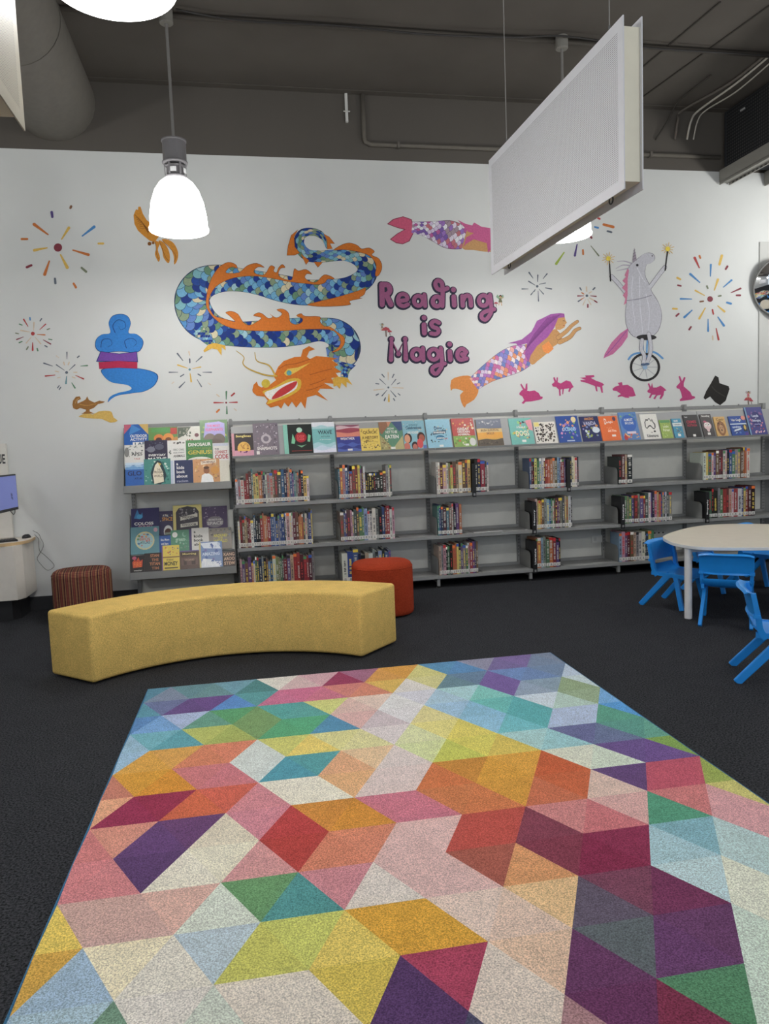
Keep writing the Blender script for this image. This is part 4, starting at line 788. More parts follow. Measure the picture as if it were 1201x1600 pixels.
 ('dark book with a pale wide eyed cartoon face', 1089, 1118, 647, 682, (72, 66, 66), [('e', .5, .48, .33, .17, (222, 190, 190)), ('e', .5, .33, .14, .12, (222, 190, 190)), ('e', .36, .53, .1, .08, WH), ('e', .62, .53, .1, .08, WH), ('e', .37, .53, .035, .03, BK), ('e', .61, .53, .035, .03, BK), ('p', [(.15, .65), (.3, .72), (.5, .66), (.4, .62)], (190, 80, 110)), ('r', .35, .08, .6, .18, WH)], [('Noodling', .5, .9, .7, .1, WH)]),
 ('tan book with a curly maned lion face', 1111, 1138.5, 651, 681.5, (214, 168, 96), [('n', 20, .09, [(225, 190, 120), (200, 140, 80)], (0, .6, 1, 1)), ('e', .5, .4, .38, .38, (146, 96, 60)), ('n', 26, .09, [(120, 76, 50), (170, 115, 70), (95, 60, 42)], (.12, .05, .88, .75)), ('e', .5, .36, .2, .22, (196, 150, 105)), ('e', .5, .3, .06, .05, (60, 40, 36)), ('e', .42, .42, .03, .03, BK), ('e', .58, .42, .03, .03, BK)], [('Cats', .5, .86, .6, .14, (150, 110, 50))]),
 ('blue art book with white cursive title and small portrait', 1134, 1170.5, 650, 681, (40, 76, 160), [('r', 0, .56, 1, .62, (195, 210, 225)), ('e', .88, .9, .13, .12, (225, 140, 120)), ('n', 16, .08, [(80, 120, 190), (60, 70, 130), (150, 180, 210)], (0, .05, .7, .5)), ('r', .74, .2, .98, .55, (52, 56, 66)), ('e', .86, .4, .07, .12, (214, 180, 90)), ('r', .78, .0, .98, .14, (84, 60, 150)), ('p', [(.15, .2), (.6, .3), (.66, .38), (.2, .3)], (205, 215, 225))], [('Van Gogh', .42, .78, .6, .17, WH), ('sunshine', .35, .44, .5, .11, (205, 220, 240))]),
 ('purple book with pink flowers leaning against the end rail of the long display', 1157, 1200, 636, 679.5, (70, 70, 140), [('n', 34, .09, [(190, 90, 110), (130, 90, 150), (215, 130, 150), (90, 130, 160), (170, 70, 80)], (0, 0, 1, 1)), ('e', .56, .56, .28, .27, (52, 50, 116)), ('r', 0, 0, .08, 1, (110, 150, 180)), ('n', 10, .06, [(235, 170, 190), (228, 214, 190)], (.25, .0, .95, .2))], [('Lands', .52, .68, .36, .1, (205, 212, 235)), ('of', .52, .59, .08, .04, (205, 212, 235)), ('Belonging', .54, .5, .46, .11, (205, 212, 235)), ('stories', .55, .38, .36, .06, (160, 160, 215))]),
]
prepare_texts(sorted({x[0] for L_ in (UP_, DN_, TB_) for it in L_ for x in (it[-1] or [])}))
for lb, p0, p1, q0, q1, tr, base, art, ti in UP_: cover_book(lb, p0, p1, q0, q1, *zU, tr, C(*base), art, ti, shift=False, group='picture books on the tiered stand', zfix=(0, .163, .33)[tr])
for lb, p0, p1, q0, q1, tr, base, art, ti in DN_: cover_book(lb, p0, p1, q0, q1, *zD, tr, C(*base), art, ti, shift=False, group='picture books on the tiered stand', zfix=(0, .163, .33)[tr])
for lb, p0, p1, q0, q1, base, art, ti in TB_: cover_book(lb, p0, p1, q0, q1, *zB, 0, C(*base), art, ti, group='face out books on the long top display', zfix=0.0)

C = _C
# ------------------------------------------------------------------ books standing on the shelves
CODE = {'w': ('white', (216, 213, 206)), 'g': ('grey', (142, 142, 140)), 'd': ('dark grey', (76, 78, 82)), 'k': ('black', (32, 32, 34)), 'r': ('red', (180, 44, 48)), 'm': ('maroon', (112, 44, 54)),
        'o': ('orange', (214, 108, 52)), 't': ('tan', (190, 160, 122)), 'b': ('blue', (54, 88, 164)), 'n': ('navy', (38, 48, 94)), 'l': ('light blue', (124, 164, 208)), 'y': ('yellow', (218, 192, 74)),
        'e': ('green', (74, 132, 84)), 'v': ('olive', (134, 144, 84)), 'p': ('purple', (108, 74, 144)), 'i': ('pink', (214, 150, 162)), 'c': ('cream', (222, 212, 184)), 'a': ('teal', (64, 132, 142)), 'h': ('brown', (122, 84, 58))}
ORD = ['first', 'second', 'third', 'fourth', 'fifth', 'sixth', 'seventh', 'eighth', 'ninth', 'tenth', 'eleventh', 'twelfth', 'thirteenth', 'fourteenth', 'fifteenth', 'sixteenth', 'seventeenth', 'eighteenth', 'nineteenth', 'twentieth']
ORD += ['twenty-'+o for o in ORD[:9]]+['thirtieth']+['thirty-'+o for o in ORD[:9]]
# bay, level, first and last picture column of the row, colours, heights
ROWS = [
 (1, 1, 367, 484, 'wgwrrmayyohnwgthhdbnotbpagmmkyw', '4453789678876778878889867665744'),
 (1, 2, 369, 489, 'wmhttmrwnkkrooorbblbgbbkwiwwmhooodwnby', '5868776586889777888678888888886777788988667'),
 (1, 3, 371, 492, 'iphpowedngkhlbwvvedrptrrmrrmg', '76585688787755877686889987779876665'),
 (2, 1, 526, 613, 'aogbnrhrypmwkkkkkkkkhgwd', '789896989988444444445888776'),
 (2, 2, 524, 617, 'hbpmigdheelwwwgkbrrwi', '788887898987788898978677'),
 (2, 3, 530, 611, 'wbbnktwgdlkbb', '7896566877867'),
 (3, 1, 671, 763, 'ccmiwvyhtchdyknrdw', '888788787899999887887'),
 (3, 2, 678, 722, 'abnmahwkpo', '7876678588'),
 (3, 3, 672, 747, 'tgikekooyvpgewrpdh', '778778788687788999'),
 (4, 1, 826, 904, 'bmkyelwmroothlbrrpnccwd', '88887888777888877788888'),
 (4, 2, 834, 894, 'iyyohglbewempmgdtvwk', '87778887878888899998'),
 (4, 3, 836, 876, 'oolgeorpk', '888978877'),
 (5, 1, 964, 988, 'kmtk', '7888'),
 (5, 2, 975, 1050, 'evepmgprdwpnitobgkwdg', '7767787788899898888888'),
 (5, 3, 967, 1022, 'lipmhtgwcdnve', '8988888788788'),
 (6, 1, 1098, 1171, 'wyewphmmwikbegthoow', '7767788888687889999'),
 (6, 2, 1106, 1179, 'ekkgermtwrwbyrmk', '78798888888889999'),
]
SHRT, TALL = .16, .0165
def spine_book(x, y, z, w, h, dep, code, label, lean, group, rnd):
    col = D([max(8, min(250, v+rnd.uniform(-14, 14))) for v in CODE[code][1]], .9, .66)
    o = thing('book', label, 'book', (x, y, z), 0, group); o.rotation_euler = (0, lean, 0)
    b = MB(); t = min(.0016, w*.2); pg = C(226, 221, 206)
    b.box(0, w, 0, t, 0, h, col); b.box(0, t, t, dep, 0, h, col); b.box(w-t, w, t, dep, 0, h, col)
    b.build('cover', M['print'], o)
    b = MB(); b.box(t, w-t, t, dep-.004, .003, h-.004, pg); b.build('page_block', M['paper'], o)
    dark = sum(CODE[code][1]) < 380
    ink = C(176, 174, 168) if dark else C(62, 62, 66); ink = rnd.choice([ink, ink, ink, C(210, 185, 90), C(170, 60, 60)])
    b = MB(); v = .075; top = h*rnd.uniform(.7, .93); q = w*rnd.uniform(.22, .34)
    while v < top and w > .006:
        l = rnd.uniform(.004, .011)
        if rnd.random() < .8: b.box(w/2-q*rnd.uniform(.6, 1), w/2+q*rnd.uniform(.5, 1), -.0004, 0, v, v+l, ink)
        v += l+rnd.uniform(.002, .005)
    if rnd.random() < .4: b.box(.0005, w-.0005, -.0003, 0, h*.9, h*.99, C(*CODE[rnd.choice('wkryobe')][1]))
    if b.f: b.build('spine_print', M['print'], o)
    b = MB(); b.box(.0006, w-.0006, -.0007, 0, .012, .044, C(200, 199, 194)); b.box(w*.25, w*.75, -.0009, -.0007, .018, .024, C(90, 90, 90)); b.box(w*.3, w*.7, -.0009, -.0007, .029, .035, C(90, 90, 90))
    b.build('spine_label', M['paper'], o)
    return o
nbooks = 0
for bay, lev, pa, pb, cs, hs in ROWS:
    z, nm = LEV[lev]; y = FY+.012
    rnd = random.Random(bay*10+lev)
    xa, xb = on_y(pa, 780, y).x, on_y(pb, 780, y).x
    # picture columns were read at the foot of each row
    qy = {1: 785-(pa-368)*.036, 2: 850-(pa-368)*.05, 3: 900-(pa-368)*.06}[lev]
    xa, xb = on_y(pa, qy, y).x, on_y(pb, qy-4, y).x
    dv = {(3, 1): 741, (4, 1): 889}.get((bay, lev)); dx = None
    if dv: dx = on_y(dv, 770, FY-.012).x
    n = len(cs); ws = [rnd.uniform(.55, 1.5) for _ in cs]; T = sum(ws); x = xa; left = PX0+BAY*(bay-2)+.012
    wd = {(4, 2): 829.5, (4, 3): 831, (5, 2): 971, (6, 2): 1102}.get((bay, lev))
    if wd: left = max(on_y(wd, {2: 830, 3: 880}[lev], FY-.012).x-.02, PX0+BAY*(bay-2)+.0185)+.0415
    x = max(x, left); T = T/(xb-x-(.038 if dv else 0))
    grp = 'books on the %s shelf of the %s' % (nm, PHR[bay-1])
    for i, c in enumerate(cs):
        if dx and x+ws[i]/T > dx-.0185 and x < dx+.0185: x = dx+.019
        w = ws[i]/T-.0006; h = SHRT+TALL*int(hs[i])*rnd.uniform(.93, 1.03); h = min(h, .325)
        lb = '%s %s book, %s along the %s shelf, %s' % ('tall' if int(hs[i]) >= 8 else 'short' if int(hs[i]) <= 5 else 'slim' if w < .014 else 'plain', CODE[c][0], ORD[i], nm, PHR[bay-1])
        spine_book(x, y+rnd.uniform(0, .012), z+.0005, w, h, rnd.uniform(.17, .235), c, lb, 0, grp, rnd); nbooks += 1
        x += ws[i]/T
    # wire book support at the end of the row
    e = thing('book_support', 'thin black wire book support ending the %s shelf row, %s' % (nm, PHR[bay-1]), 'book support', (x+.003, y+.03, z), 0, 'wire book supports')
    b = MB(); b.tube([(0, 0, .003), (0, .13, .003), (0, .13, .15), (0, .06, .15), (0, 0, .003)], .0022, C(40, 40, 40), 6); b.build('wire_loop', M['black'], e)
    b = MB(); b.box(0.001, .055, .02, .12, 0.0003, .002, C(60, 60, 60)); b.build('base_plate', M['black'], e)
# black subject dividers hanging over the shelf edge
for bay, lev, pa, word, lb in ((3, 1, 741, None, 'black subject divider jutting over the shelf edge under the sunset cover'), (4, 1, 889, None, 'black subject divider on the top shelf under the blue ocean cover'),
                               (4, 2, 829.5, 'History', 'black subject divider starting the middle shelf under the dogs cover'), (4, 3, 831, 'Literature', 'black subject divider starting the bottom shelf under the dogs cover'),
                               (5, 2, 971, 'Literature', 'black subject divider starting the middle shelf under the orange cover'), (6, 2, 1102, 'Biography', 'black subject divider starting the middle shelf behind the table')):
    z, nm = LEV[lev]; x = on_y(pa, {1: 770, 2: 830, 3: 880}[lev], FY-.012).x; w = .04 if word else .036
    t = thing('subject_divider', lb, 'divider', (max(x-w/2, PX0+BAY*(bay-2)+.0185) if word else x-w/2, FY-.012, z), 0, 'black shelf subject dividers'); x0 = 0
    hh = .27; b = MB()
    b.box(0, w, 0, .011, -.042, hh, C(24, 24, 26)); b.box(0, .003, .011, .20, .0006, hh, C(26, 26, 28)); b.box(w-.003, w, .011, .20, .0006, hh, C(26, 26, 28)); b.box(0, w, .011, .2, hh-.003, hh, C(24, 24, 26))
    b.build('holder', M['black'], t)
    b = MB(); b.box(w*.25, w*.75, -.0006, 0, -.03, -.008, C(120, 120, 120)); b.build('emblem', M['print'], t)
    if word:
        vs, fs = TM[word]; b = MB(); b.mesh([(w/2-yy*.018, -.0006, .12+xx*.15) for xx, yy in vs], fs, C(220, 220, 220)); b.build('lettering', M['print'], t)
z = LEV[2][0]
pam = thing('pamphlet', 'thin pamphlet lying flat on the middle shelf under the sunset cover', 'pamphlet', (on_y(765, 832, FY+.05).x-.16, FY+.05, z+.001), 0)
b = MB(); b.box(0, .29, 0, .19, 0, .004, C(120, 122, 122)); b.box(.002, .288, -.0005, 0, .0, .004, C(200, 200, 198)); b.build('cover', M['print'], pam)
b = MB(); b.box(.02, .27, .02, .17, .004, .0044, C(88, 90, 90)); b.build('cover_art', M['print'], pam)

# ------------------------------------------------------------------ mural on the back wall
MY = WY-.0009
_C = C
def C(r, g, b, k=1.02): return D((r, g, b), k, .95)
class Mural:
    """flat painted figure on the wall, traced from one enlarged picture region"""
    def __init__(s, x0, y0, k, name, label, cat, group=None):
        s.x0, s.y0, s.k, s.group = x0, y0, k, group; s.name, s.label, s.cat = name, label, cat; s.parts = []; s.root = None
    def W(s, p, lay):
        return on_y(s.x0+p[0]/s.k, s.y0+p[1]/s.k, MY-.0006*lay-s.e)
    e = 0.0; n = 0
    def tick(s): s.n += 1; s.e = (s.n % 44)*1.2e-5
    def start(s, at):
        o = s.W(at, 0); s.o = Vector((o.x, WY-.001, o.z)); s.root = thing(s.name, s.label, s.cat, s.o, 0, s.group); return s
    def fill(s, b, pts, col, lay=0, smooth=0):
        if smooth:
            pts = [(p.x, p.y) for p in smooth_path([(x, y, 0) for x, y in pts], smooth, True)]
        s.tick(); b.poly([s.W(p, lay)-s.o for p in pts], col)
    def stroke(s, b, pts, w, col, lay=0, smooth=5, closed=False, taper=None, caps=True):
        P = smooth_path([(x, y, 0) for x, y in pts], smooth, closed) if (smooth and len(pts) > 2) else [Vector((x, y, 0)) for x, y in pts]
        n = len(P); L = []; R = []
        for i, p in enumerate(P):
            a = P[(i-1) % n] if (closed or i > 0) else p; c = P[(i+1) % n] if (closed or i < n-1) else p
            d = (c-a).normalized() if (c-a).length > 1e-6 else Vector((1, 0, 0)); nn = Vector((-d.y, d.x, 0))
            ww = w if taper is None else w+(taper-w)*i/(n-1)
            L.append(p+nn*ww/2); R.append(p-nn*ww/2)
        for i in range(n if closed else n-1):
            j = (i+1) % n; s.tick(); b.poly([s.W((q.x, q.y), lay)-s.o for q in (L[i], L[j], R[j], R[i])], col)
        if caps and not closed:
            for p, ww in ((P[0], w), (P[-1], w if taper is None else taper)):
                s.tick(); b.poly([s.W((p.x+ww/2*math.cos(2*PI*k/12), p.y+ww/2*math.sin(2*PI*k/12)), lay)-s.o for k in range(12)], col)
    def disc(s, b, cx, cy, r, col, lay=0, ry=None, n=20):
        s.tick(); b.poly([s.W((cx+r*math.cos(2*PI*k/n), cy+(ry or r)*math.sin(2*PI*k/n)), lay)-s.o for k in range(n)], col)
    def part(s, name, b): return b.build(name, M['mural'], s.root)
    def sub(s, name, b, par): return b.build(name, M['mural'], par)

def scale_tile(cu, cv, R):
    P = [(cu+R*math.cos(PI*i/8), cv+R*math.sin(PI*i/8)) for i in range(9)]
    P += [(cu-R+R*math.cos(PI/2-PI/2*i/4), cv-R+R*math.sin(PI/2-PI/2*i/4)) for i in range(1, 5)]
    P += [(cu+R+R*math.cos(PI-PI/2*i/4), cv-R+R*math.sin(PI-PI/2*i/4)) for i in range(1, 4)]
    return P
def scaly(mu, b, spine, R, palette, line, lay=1, seed=1, flip=False):
    """fish scales along a bending body; spine = (x, y, width)"""
    rnd = random.Random(seed); mu.e = 0
    P = smooth_path(spine, 8); n = len(P); S = [0]
    for i in range(1, n): S.append(S[-1]+((P[i]-P[i-1]).xy).length)
    T = S[-1]
    def at(u, v):
        u = min(max(u, 0), T); i = 0
        lo, hi = 0, n-2
        while lo < hi:
            m = (lo+hi+1)//2
            if S[m] <= u: lo = m
            else: hi = m-1
        i = lo; t = (u-S[i])/max(S[i+1]-S[i], 1e-6); q = P[i].lerp(P[i+1], t)
        def tang(k):
            a = P[max(k-1, 0)]; c = P[min(k+1, n-1)]; return Vector((c.x-a.x, c.y-a.y)).normalized()
        d = tang(i).lerp(tang(i+1), t).normalized()
        return (q.x-d.y*v*q.z/2, q.y+d.x*v*q.z/2)
    # backing in the outline colour
    m = max(8, int(T/10)); Lf = [at(T*i/m, 1.03) for i in range(m+1)]; Rt = [at(T*i/m, -1.03) for i in range(m+1)]
    for i in range(m): b.poly([mu.W(q, lay-1)-mu.o for q in (Lf[i], Lf[i+1], Rt[i+1], Rt[i])], line)
    wavg = sum(p.z for p in P)/n; rows = max(3, int(round(wavg/(2*R)))); rv = 1.0/rows   # R across in v units (v spans -1..1)
    ru = R; row = 0; u = -ru
    while u < T+2*ru:
        for j in range(-rows-1, rows+2):
            cv = (2*j+(row % 2))*rv
            tile = [(uu, vv) for vv, uu in scale_tile(0, 0, 1)]
            poly = [(u-uu*ru*.94 if flip else u+uu*ru*.94, cv+vv*rv*.94) for uu, vv in tile]
            for ax, lim, kl in ((0, T, True), (0, 0, False), (1, 1, True), (1, -1, False)):
                poly = clip(poly, ax, lim, kl)
                if len(poly) < 3: break
            if len(poly) >= 3: b.poly([mu.W(at(*q), lay)-mu.o for q in poly], rnd.choice(palette))
        u += ru; row += 1

OR, ORD_ = C(206, 112, 34), C(120, 62, 24)
DP = [C(*c) for c in ((16, 48, 128), (16, 48, 128), (20, 55, 140), (30, 70, 150), (80, 140, 195), (110, 170, 205), (90, 125, 190), (130, 150, 120), (130, 150, 120), (120, 175, 185), (205, 195, 160), (150, 190, 200), (100, 140, 110))]
d = Mural(250, 330, 3.246, 'dragon_mural', 'long winding dragon painted in blue scales with orange mane and head', 'mural').start((500, 620))
b = MB()
body = [(848, 188, 12), (836, 150, 22), (812, 118, 34), (768, 104, 38), (722, 114, 46), (703, 152, 50), (716, 194, 54), (752, 224, 58), (805, 230, 60), (865, 226, 58), (930, 222, 58), (990, 232, 72), (1036, 262, 92), (1052, 305, 100), (1026, 350, 104), (962, 384, 104), (880, 404, 116), (740, 412, 128), (620, 392, 134), (500, 364, 118), (400, 348, 116), (300, 342, 138), (215, 366, 162), (168, 422, 172), (166, 488, 176), (206, 556, 168), (280, 602, 140), (380, 622, 124), (490, 624, 132), (610, 618, 140), (720, 608, 132), (810, 600, 116), (880, 612, 134), (926, 650, 150), (934, 704, 160), (896, 744, 150), (850, 754, 120)]
scaly(d, b, body, 21, DP, C(40, 60, 90), 1, 3)
scaly(d, b, [(948, 770, 90), (938, 810, 44), (934, 846, 36)], 9, DP, C(40, 60, 90), 2, 4)
scaly(d, b, [(190, 600, 60), (235, 645, 50), (268, 672, 40)], 9, DP, C(40, 60, 90), 2, 5)
d.part('scaled_body', b)
b = MB()
for pts in ([(232, 455), (242, 392), (265, 330), (300, 282), (345, 258), (384, 270), (391, 290), (368, 284), (346, 292), (336, 312), (400, 310), (440, 276), (490, 263), (530, 285), (496, 284), (476, 304), (490, 318), (530, 320), (558, 276), (582, 284), (576, 302), (590, 310), (600, 286), (620, 269), (635, 286), (613, 290), (601, 312), (608, 332), (640, 346), (668, 345), (680, 291), (702, 302), (740, 294), (771, 320), (745, 318), (735, 336), (756, 354), (792, 358), (830, 322), (868, 330), (884, 345), (850, 345), (835, 364), (800, 373), (740, 368), (650, 358), (560, 340), (480, 330), (400, 334), (340, 350), (290, 378), (262, 412), (248, 450), (250, 490), (236, 490)],
            [(234, 470), (250, 490), (276, 530), (330, 546), (380, 560), (350, 530), (332, 514), (360, 506), (396, 522), (420, 560), (452, 578), (490, 560), (512, 540), (472, 530), (496, 514), (520, 520), (548, 542), (570, 536), (556, 520), (590, 540), (618, 520), (590, 500), (622, 495), (652, 516), (660, 560), (690, 574), (718, 562), (720, 545), (690, 530), (715, 518), (736, 532), (810, 534), (812, 560), (832, 582), (862, 586), (896, 610), (934, 640), (934, 676), (905, 708), (868, 716), (904, 690), (914, 660), (900, 628), (862, 602), (740, 600), (620, 608), (500, 608), (400, 602), (330, 582), (276, 546), (240, 500)],
            [(700, 92), (664, 122), (648, 176), (642, 225), (682, 224), (708, 212), (684, 180), (680, 130)], [(712, 216), (740, 272), (757, 250)], [(778, 256), (800, 286), (826, 258)],
            [(828, 114), (858, 130), (886, 165), (862, 164), (874, 190), (846, 192), (846, 150)],
            [(878, 198), (920, 170), (960, 160), (1000, 172), (1022, 190), (1060, 185), (1088, 204), (1074, 222), (1110, 240), (1126, 282), (1110, 325), (1090, 326), (1094, 272), (1062, 228), (1000, 206), (930, 196)],
            [(745, 474), (800, 458), (900, 434), (1000, 404), (1042, 388), (1036, 422), (1012, 438), (1026, 442), (962, 456), (966, 474), (900, 482), (800, 484)]):
    pts = [(p.x, p.y) for p in smooth_path([(x, y, 0) for x, y in pts], 3, True)] if len(pts) > 10 else pts
    d.fill(b, pts, ORD_, 3); cx = sum(p[0] for p in pts)/len(pts); cy = sum(p[1] for p in pts)/len(pts)
    n = len(pts); ins = []
    for i in range(n):
        a, c, e = Vector(pts[i-1]), Vector(pts[i]), Vector(pts[(i+1) % n]); d1 = (c-a).normalized(); d2 = (e-c).normalized(); nn = Vector((-(d1.y+d2.y), d1.x+d2.x))
        ins.append((pts[i], nn.normalized() if nn.length > 1e-4 else nn))
    ar = sum(pts[i][0]*pts[(i+1) % n][1]-pts[(i+1) % n][0]*pts[i][1] for i in range(n)); sg = 1 if ar > 0 else -1
    d.fill(b, [(p[0]+sg*nn.x*2.0, p[1]+sg*nn.y*2.0) for p, nn in ins], OR, 4)
d.part('mane_fins', b)
b = MB(); head = [(468, 906), (474, 880), (490, 864), (498, 884), (514, 894), (552, 884), (588, 856), (576, 838), (598, 790), (626, 760), (680, 740), (714, 738), (724, 702), (755, 684), (786, 700), (756, 710), (744, 738), (760, 750), (792, 734), (850, 740), (902, 746), (870, 756), (906, 780), (880, 790), (922, 816), (890, 820), (906, 842), (868, 846), (884, 876), (830, 870), (884, 902), (812, 900), (800, 915), (852, 962), (790, 932), (745, 944), (736, 1002), (714, 966), (690, 996), (668, 966), (650, 992), (630, 970), (614, 1002), (598, 986), (560, 996), (536, 976), (546, 960), (530, 940), (490, 936), (470, 918)]
d.fill(b, head, OR, 5)
for pts in ([(640, 780), (700, 770), (760, 750)], [(760, 880), (800, 868), (840, 850)], [(740, 910), (780, 900), (830, 880)], [(600, 800), (640, 778)], [(760, 830), (820, 812), (870, 800)]): d.stroke(b, pts, 3, C(150, 74, 26), 6)
hp = d.part('head', b)
b = MB(); d.fill(b, [(518, 916), (560, 900), (600, 880), (650, 852), (700, 848), (716, 868), (704, 908), (642, 945), (582, 966), (542, 978), (552, 950)], C(216, 176, 60), 7, 3)
d.fill(b, [(530, 920), (580, 900), (650, 868), (694, 862), (690, 900), (640, 930), (575, 955), (548, 950)], C(228, 226, 220), 8, 3)
d.fill(b, [(566, 948), (600, 908), (650, 878), (694, 862), (682, 894), (632, 930), (582, 952)], C(190, 52, 56), 9, 3); d.sub('mouth', b, hp)
b = MB(); d.fill(b, [(628, 822), (646, 800), (700, 792), (762, 768), (706, 806), (668, 828), (640, 835)], C(220, 184, 80), 7); d.disc(b, 654, 820, 13, C(90, 160, 170), 8); d.disc(b, 536, 874, 22, C(200, 176, 60), 7); d.sub('eye_and_nostril', b, hp)
b = MB()
for pts in ([(592, 836), (530, 830), (450, 800), (420, 772), (425, 740), (386, 708)], [(582, 830), (552, 782), (492, 760), (480, 716)]): d.stroke(b, pts, 9, C(140, 110, 50), 6, taper=3); d.stroke(b, pts, 5, C(214, 176, 70), 7, taper=1.5)
d.sub('whisker', b, hp)
for pts in ([(220, 706), (245, 676), (275, 668), (330, 680), (333, 706), (312, 690), (311, 732), (290, 702), (262, 696), (224, 716)], [(874, 850), (900, 838), (950, 845), (976, 882), (946, 866), (946, 896), (920, 870), (911, 902), (896, 884), (880, 890)]):
    b = MB(); d.fill(b, pts, C(214, 168, 66), 5); d.part('claw', b)

MP1 = [C(*c) for c in ((180, 90, 150), (205, 190, 215), (150, 110, 185), (215, 205, 220), (190, 110, 120), (160, 140, 150), (225, 225, 230), (120, 90, 165))]
MP2 = [C(*c) for c in ((200, 110, 160), (215, 200, 220), (130, 130, 200), (225, 150, 110), (180, 120, 190), (235, 225, 225), (110, 130, 190), (230, 170, 160))]
PK, PKD = C(205, 88, 120), C(140, 60, 80)
SK = C(196, 148, 96)
d = Mural(560, 320, 3.336, 'mermaid_mural', 'painted mermaid with pink tail fin, partly behind the big hanging panel', 'mural').start((460, 150))
b = MB(); d.fill(b, [(148, 100), (180, 74), (232, 60), (276, 75), (288, 110), (286, 150), (266, 190), (230, 206), (195, 200), (163, 180), (200, 150), (236, 130), (195, 118)], PKD, 0); d.fill(b, [(156, 99), (182, 78), (232, 64), (272, 78), (284, 110), (282, 148), (262, 187), (230, 202), (197, 196), (170, 180), (204, 152), (246, 128), (196, 115)], PK, 1); d.part('tail_fin', b)
b = MB(); d.fill(b, [(540, 140), (640, 128), (700, 140), (780, 150), (830, 180), (790, 230), (690, 246), (600, 236), (540, 226)], SK, 0, 3); d.part('torso', b)
b = MB(); scaly(d, b, [(278, 118, 58), (340, 125, 74), (400, 138, 108), (460, 152, 142), (515, 165, 134), (552, 175, 112)], 15, MP1, C(90, 70, 90), 2, 8); d.part('scaled_tail', b)
b = MB(); d.fill(b, [(516, 78), (555, 98), (592, 108), (602, 92), (640, 114), (690, 122), (780, 130), (850, 120), (870, 160), (800, 190), (720, 200), (675, 250), (668, 200), (600, 180), (560, 204), (548, 220), (560, 170), (600, 148), (570, 140)], C(196, 92, 140), 3); d.part('hair', b)
b = MB(); d.disc(b, 860, 165, 36, SK, 2); d.stroke(b, [(800, 190), (880, 230), (950, 225)], 22, SK, 2); d.part('head_and_arm', b)

d = Mural(560, 320, 3.336, 'mermaid_mural', 'painted mermaid with orange tail fin and purple hair, arms stretched forward', 'mural').start((750, 820))
b = MB(); d.fill(b, [(480, 968), (482, 915), (520, 896), (570, 890), (602, 908), (622, 945), (624, 976), (602, 1016), (562, 1040), (553, 1058), (536, 1030), (529, 990), (546, 972), (512, 960), (490, 960)], C(214, 136, 70), 1, 2); d.part('tail_fin', b)
b = MB(); d.fill(b, [(846, 742), (900, 720), (960, 700), (1002, 658), (1032, 650), (1062, 700), (1012, 742), (980, 776), (930, 816), (905, 834), (868, 800)], C(192, 142, 90), 0, 2); d.part('torso', b)
b = MB(); scaly(d, b, [(600, 934, 72), (675, 878, 96), (765, 828, 132), (830, 800, 136), (882, 784, 108)], 14, MP2, C(110, 90, 110), 2, 9); d.part('scaled_tail', b)
b = MB(); d.fill(b, [(955, 736), (990, 711), (1016, 750), (988, 776), (964, 766)], C(226, 140, 76), 3); d.part('top', b)
b = MB(); d.fill(b, [(1020, 590), (1050, 578), (1072, 578), (1079, 604), (1086, 614), (1078, 622), (1074, 638), (1050, 652), (1026, 650)], SK, 2); d.stroke(b, [(1066, 604), (1074, 606)], 3, C(70, 50, 50), 3); d.stroke(b, [(1066, 630), (1075, 629)], 2.5, C(150, 70, 60), 3); d.part('face', b)
for pts, w in (([(1040, 692), (1082, 660), (1108, 632), (1140, 608)], 20), ([(1048, 716), (1100, 690), (1128, 656), (1152, 644)], 22)):
    b = MB(); d.stroke(b, pts, w+3, C(110, 80, 60), 1, taper=17); d.stroke(b, pts, w, SK, 2, taper=14); d.part('arm', b)
b = MB(); hair = [(778, 722), (850, 702), (900, 662), (925, 616), (915, 630), (930, 604), (960, 590), (1000, 570), (1050, 564), (1072, 568), (1074, 586), (1040, 590), (1020, 640), (985, 690), (930, 736), (896, 786), (886, 822), (866, 780), (878, 722), (830, 734), (820, 722)]
d.fill(b, hair, C(156, 88, 158), 4)
for k in range(9): d.stroke(b, [(1050-8*k, 572+2*k), (985-9*k, 630+6*k), (900-4*k, 720+5*k)], 2.5, C(120, 62, 126), 5)
d.part('hair', b)

